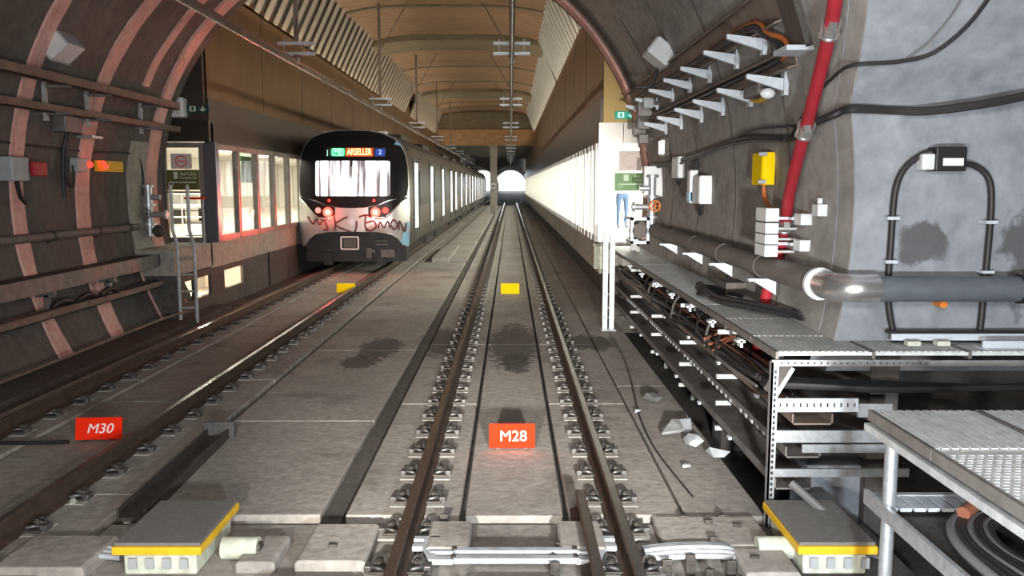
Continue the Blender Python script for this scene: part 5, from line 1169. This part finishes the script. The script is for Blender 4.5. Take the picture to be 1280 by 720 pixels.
# debris at the slab edge
def shard(x, y, s_, m, label, seed):
    rnd = random.Random(seed); bm = bmesh.new(); pts = [Vector((x+rnd.uniform(-1, 1)*s_, y+rnd.uniform(-1, 1)*s_*1.2, G+.0+abs(rnd.uniform(0, 1))*s_*1.0)) for _ in range(10)]
    for p in pts: bm.verts.new(p)
    r = bmesh.ops.convex_hull(bm, input=bm.verts); 
    for v in [g for g in r['geom_interior'] if isinstance(g, bmesh.types.BMVert)]: bm.verts.remove(v)
    b = MB(); bm.verts.index_update(); b._add([v.co for v in bm.verts], [tuple(v.index for v in f.verts) for f in bm.faces]); bm.free()
    tag(b.build('debris_piece', m), label, 'debris')
for i, (x, y, s_, m, lab_) in enumerate(((1.62, 9.3, .10, 'galvanised', 'pale bent metal scrap lying farthest back on the slab edge'), (1.56, 8.15, .11, 'galvanised_dull', 'largest grey rubble piece at the slab edge on the right'), (1.70, 8.25, .09, 'blue_grey', 'bluish rubble piece beside the largest one at the slab edge'),
    (1.78, 8.45, .06, 'red_pipe', 'small reddish scrap in the rubble at the slab edge'), (1.74, 7.8, .08, 'blue_grey', 'pale rubble piece nearer the viewer at the slab edge'), (1.86, 7.45, .08, 'blue_grey', 'nearest rubble piece hanging at the slab edge'), (1.52, 7.15, .035, 'bracket_white', 'small white chip on the slab right of the track'), (1.36, 8.95, .03, 'bracket_white', 'tiny pale chip on the slab beside the joint line'), (-3.42, 6.3, .04, 'box_cream', 'small pale stone between the rails under the M30 plate'))):
    shard(x, y, s_*1.35, m, lab_, i+3)
ramp('ground_cable', [(1.62, 13.9, G+.02), (1.60, 12, G+.015), (1.50, 10.4, G+.015), (1.36, 8.8, G+.015), (1.33, 7.6, G+.015), (1.42, 6.4, G+.015)], .007, 'cable', 'thin black cable lying along the slab joint on the right', 'cable')
ramp('ground_cable', [(-6.0, 7.9, -.1), (-5.3, 7.85, G+.02), (-4.7, 7.8, G+.02), (-4.25, 7.8, G+.03)], .02, 'cable', 'black cable crossing the ground to the M30 plate', 'cable')

# ---------------------------------------------------------------- waiting passengers behind the right end screen
def person(x, y, z, label, top, leg, rz=0, h=1.72):
    root = thing('person', (x, y, z), label, 'person')
    k = h/1.75
    J = [(0, 0, .95, .13, .10), (0, 0, 1.12, .135, .10), (0, 0, 1.30, .16, .11), (0, 0, 1.44, .13, .09), (0, 0, 1.52, .055, .055), (0, -.01, 1.60, .075, .085), (0, -.01, 1.69, .08, .095), (0, 0, 1.74, .05, .06)]
    E_ = [(i, i+1) for i in range(7)]; V = list(J)
    def chain(base, pts):
        p = base
        for q in pts: V.append(q); E_.append((p, len(V)-1)); p = len(V)-1
        return p
    for s in (-1, 1):
        chain(0, [(s*.10, 0, .86, .10, .10), (s*.11, -.01, .50, .062, .065), (s*.11, .02, .28, .055, .058), (s*.11, .03, .09, .038, .042), (s*.115, -.05, .04, .038, .035), (s*.12, -.15, .03, .035, .025)])
        w_ = chain(3, [(s*.19, 0, 1.42, .06, .06), (s*.225, .02, 1.15, .042, .045), (s*.23, -.03, .92, .03, .028), (s*.23, -.05, .86, .034, .018), (s*.23, -.06, .82, .036, .016)])
        for f_ in range(4): chain(w_, [(s*.23+.006*(f_-1.5), -.085+.018*f_, .785, .009, .009), (s*.232, -.088+.018*f_, .75+.004*abs(f_-1.5), .008, .008)])
        chain(w_-1, [(s*.215, -.085, .83, .010, .010), (s*.212, -.095, .80, .009, .009)])
    me = bpy.data.meshes.new('body'); A = Matrix.Rotation(rz, 4, 'Z') @ Matrix.Scale(k, 4)
    me.from_pydata([tuple(A @ Vector(v[:3])) for v in V], E_, []); ob = bpy.data.objects.new('body', me); COL.objects.link(ob); ob.parent = root
    md = ob.modifiers.new('skin', 'SKIN')
    for i, v in enumerate(V): me.skin_vertices[0].data[i].radius = (v[3]*k, v[4]*k)
    me.skin_vertices[0].data[0].use_root = True
    sb = ob.modifiers.new('sub', 'SUBSURF'); sb.levels = sb.render_levels = 1
    dg = bpy.context.evaluated_depsgraph_get(); dg.update(); m2 = bpy.data.meshes.new_from_object(ob.evaluated_get(dg)); ob.modifiers.clear(); ob.data = m2; m2.materials.clear()
    for q in ('skin', leg, top, 'shoe'): m2.materials.append(M[q])
    for p in m2.polygons:
        p.use_smooth = True; c = p.center; zz = c.z/k; r_ = abs((A.inverted() @ c).x)
        p.material_index = 3 if zz < .07 else (0 if (zz > 1.49 or (zz < .93 and r_ > .19)) else (1 if zz < .97 else 2))
    ORG['body'] = (x, y, z)
    def P(a, b_, c_): q = A @ Vector((a, b_, c_)); return (x+q.x, y+q.y, z+q.z)
    b = MB().sphere(P(0, .02, 1.70), (.088*k, .10*k, .085*k), 14, 10); b.build('hair', 'hair', root, smooth=True)
    MB().sphere(P(0, -.11, 1.635), (.013, .02, .02), 6, 5).build('nose', 'skin', root, smooth=True)
    for s in (-1, 1): MB().sphere(P(s*.03, -.098, 1.665), .011, 6, 5).build('eye', 'black', root)
person(2.93, 22.3, 1.16, 'person in dark blue jeans behind the right end screen, half hidden by the green notice', 'shirt', 'jeans', R(10))
person(3.75, 27.0, 1.16, 'person in pale clothes standing deeper inside the right platform', 'paper', 'box_grey', R(-30), 1.68)
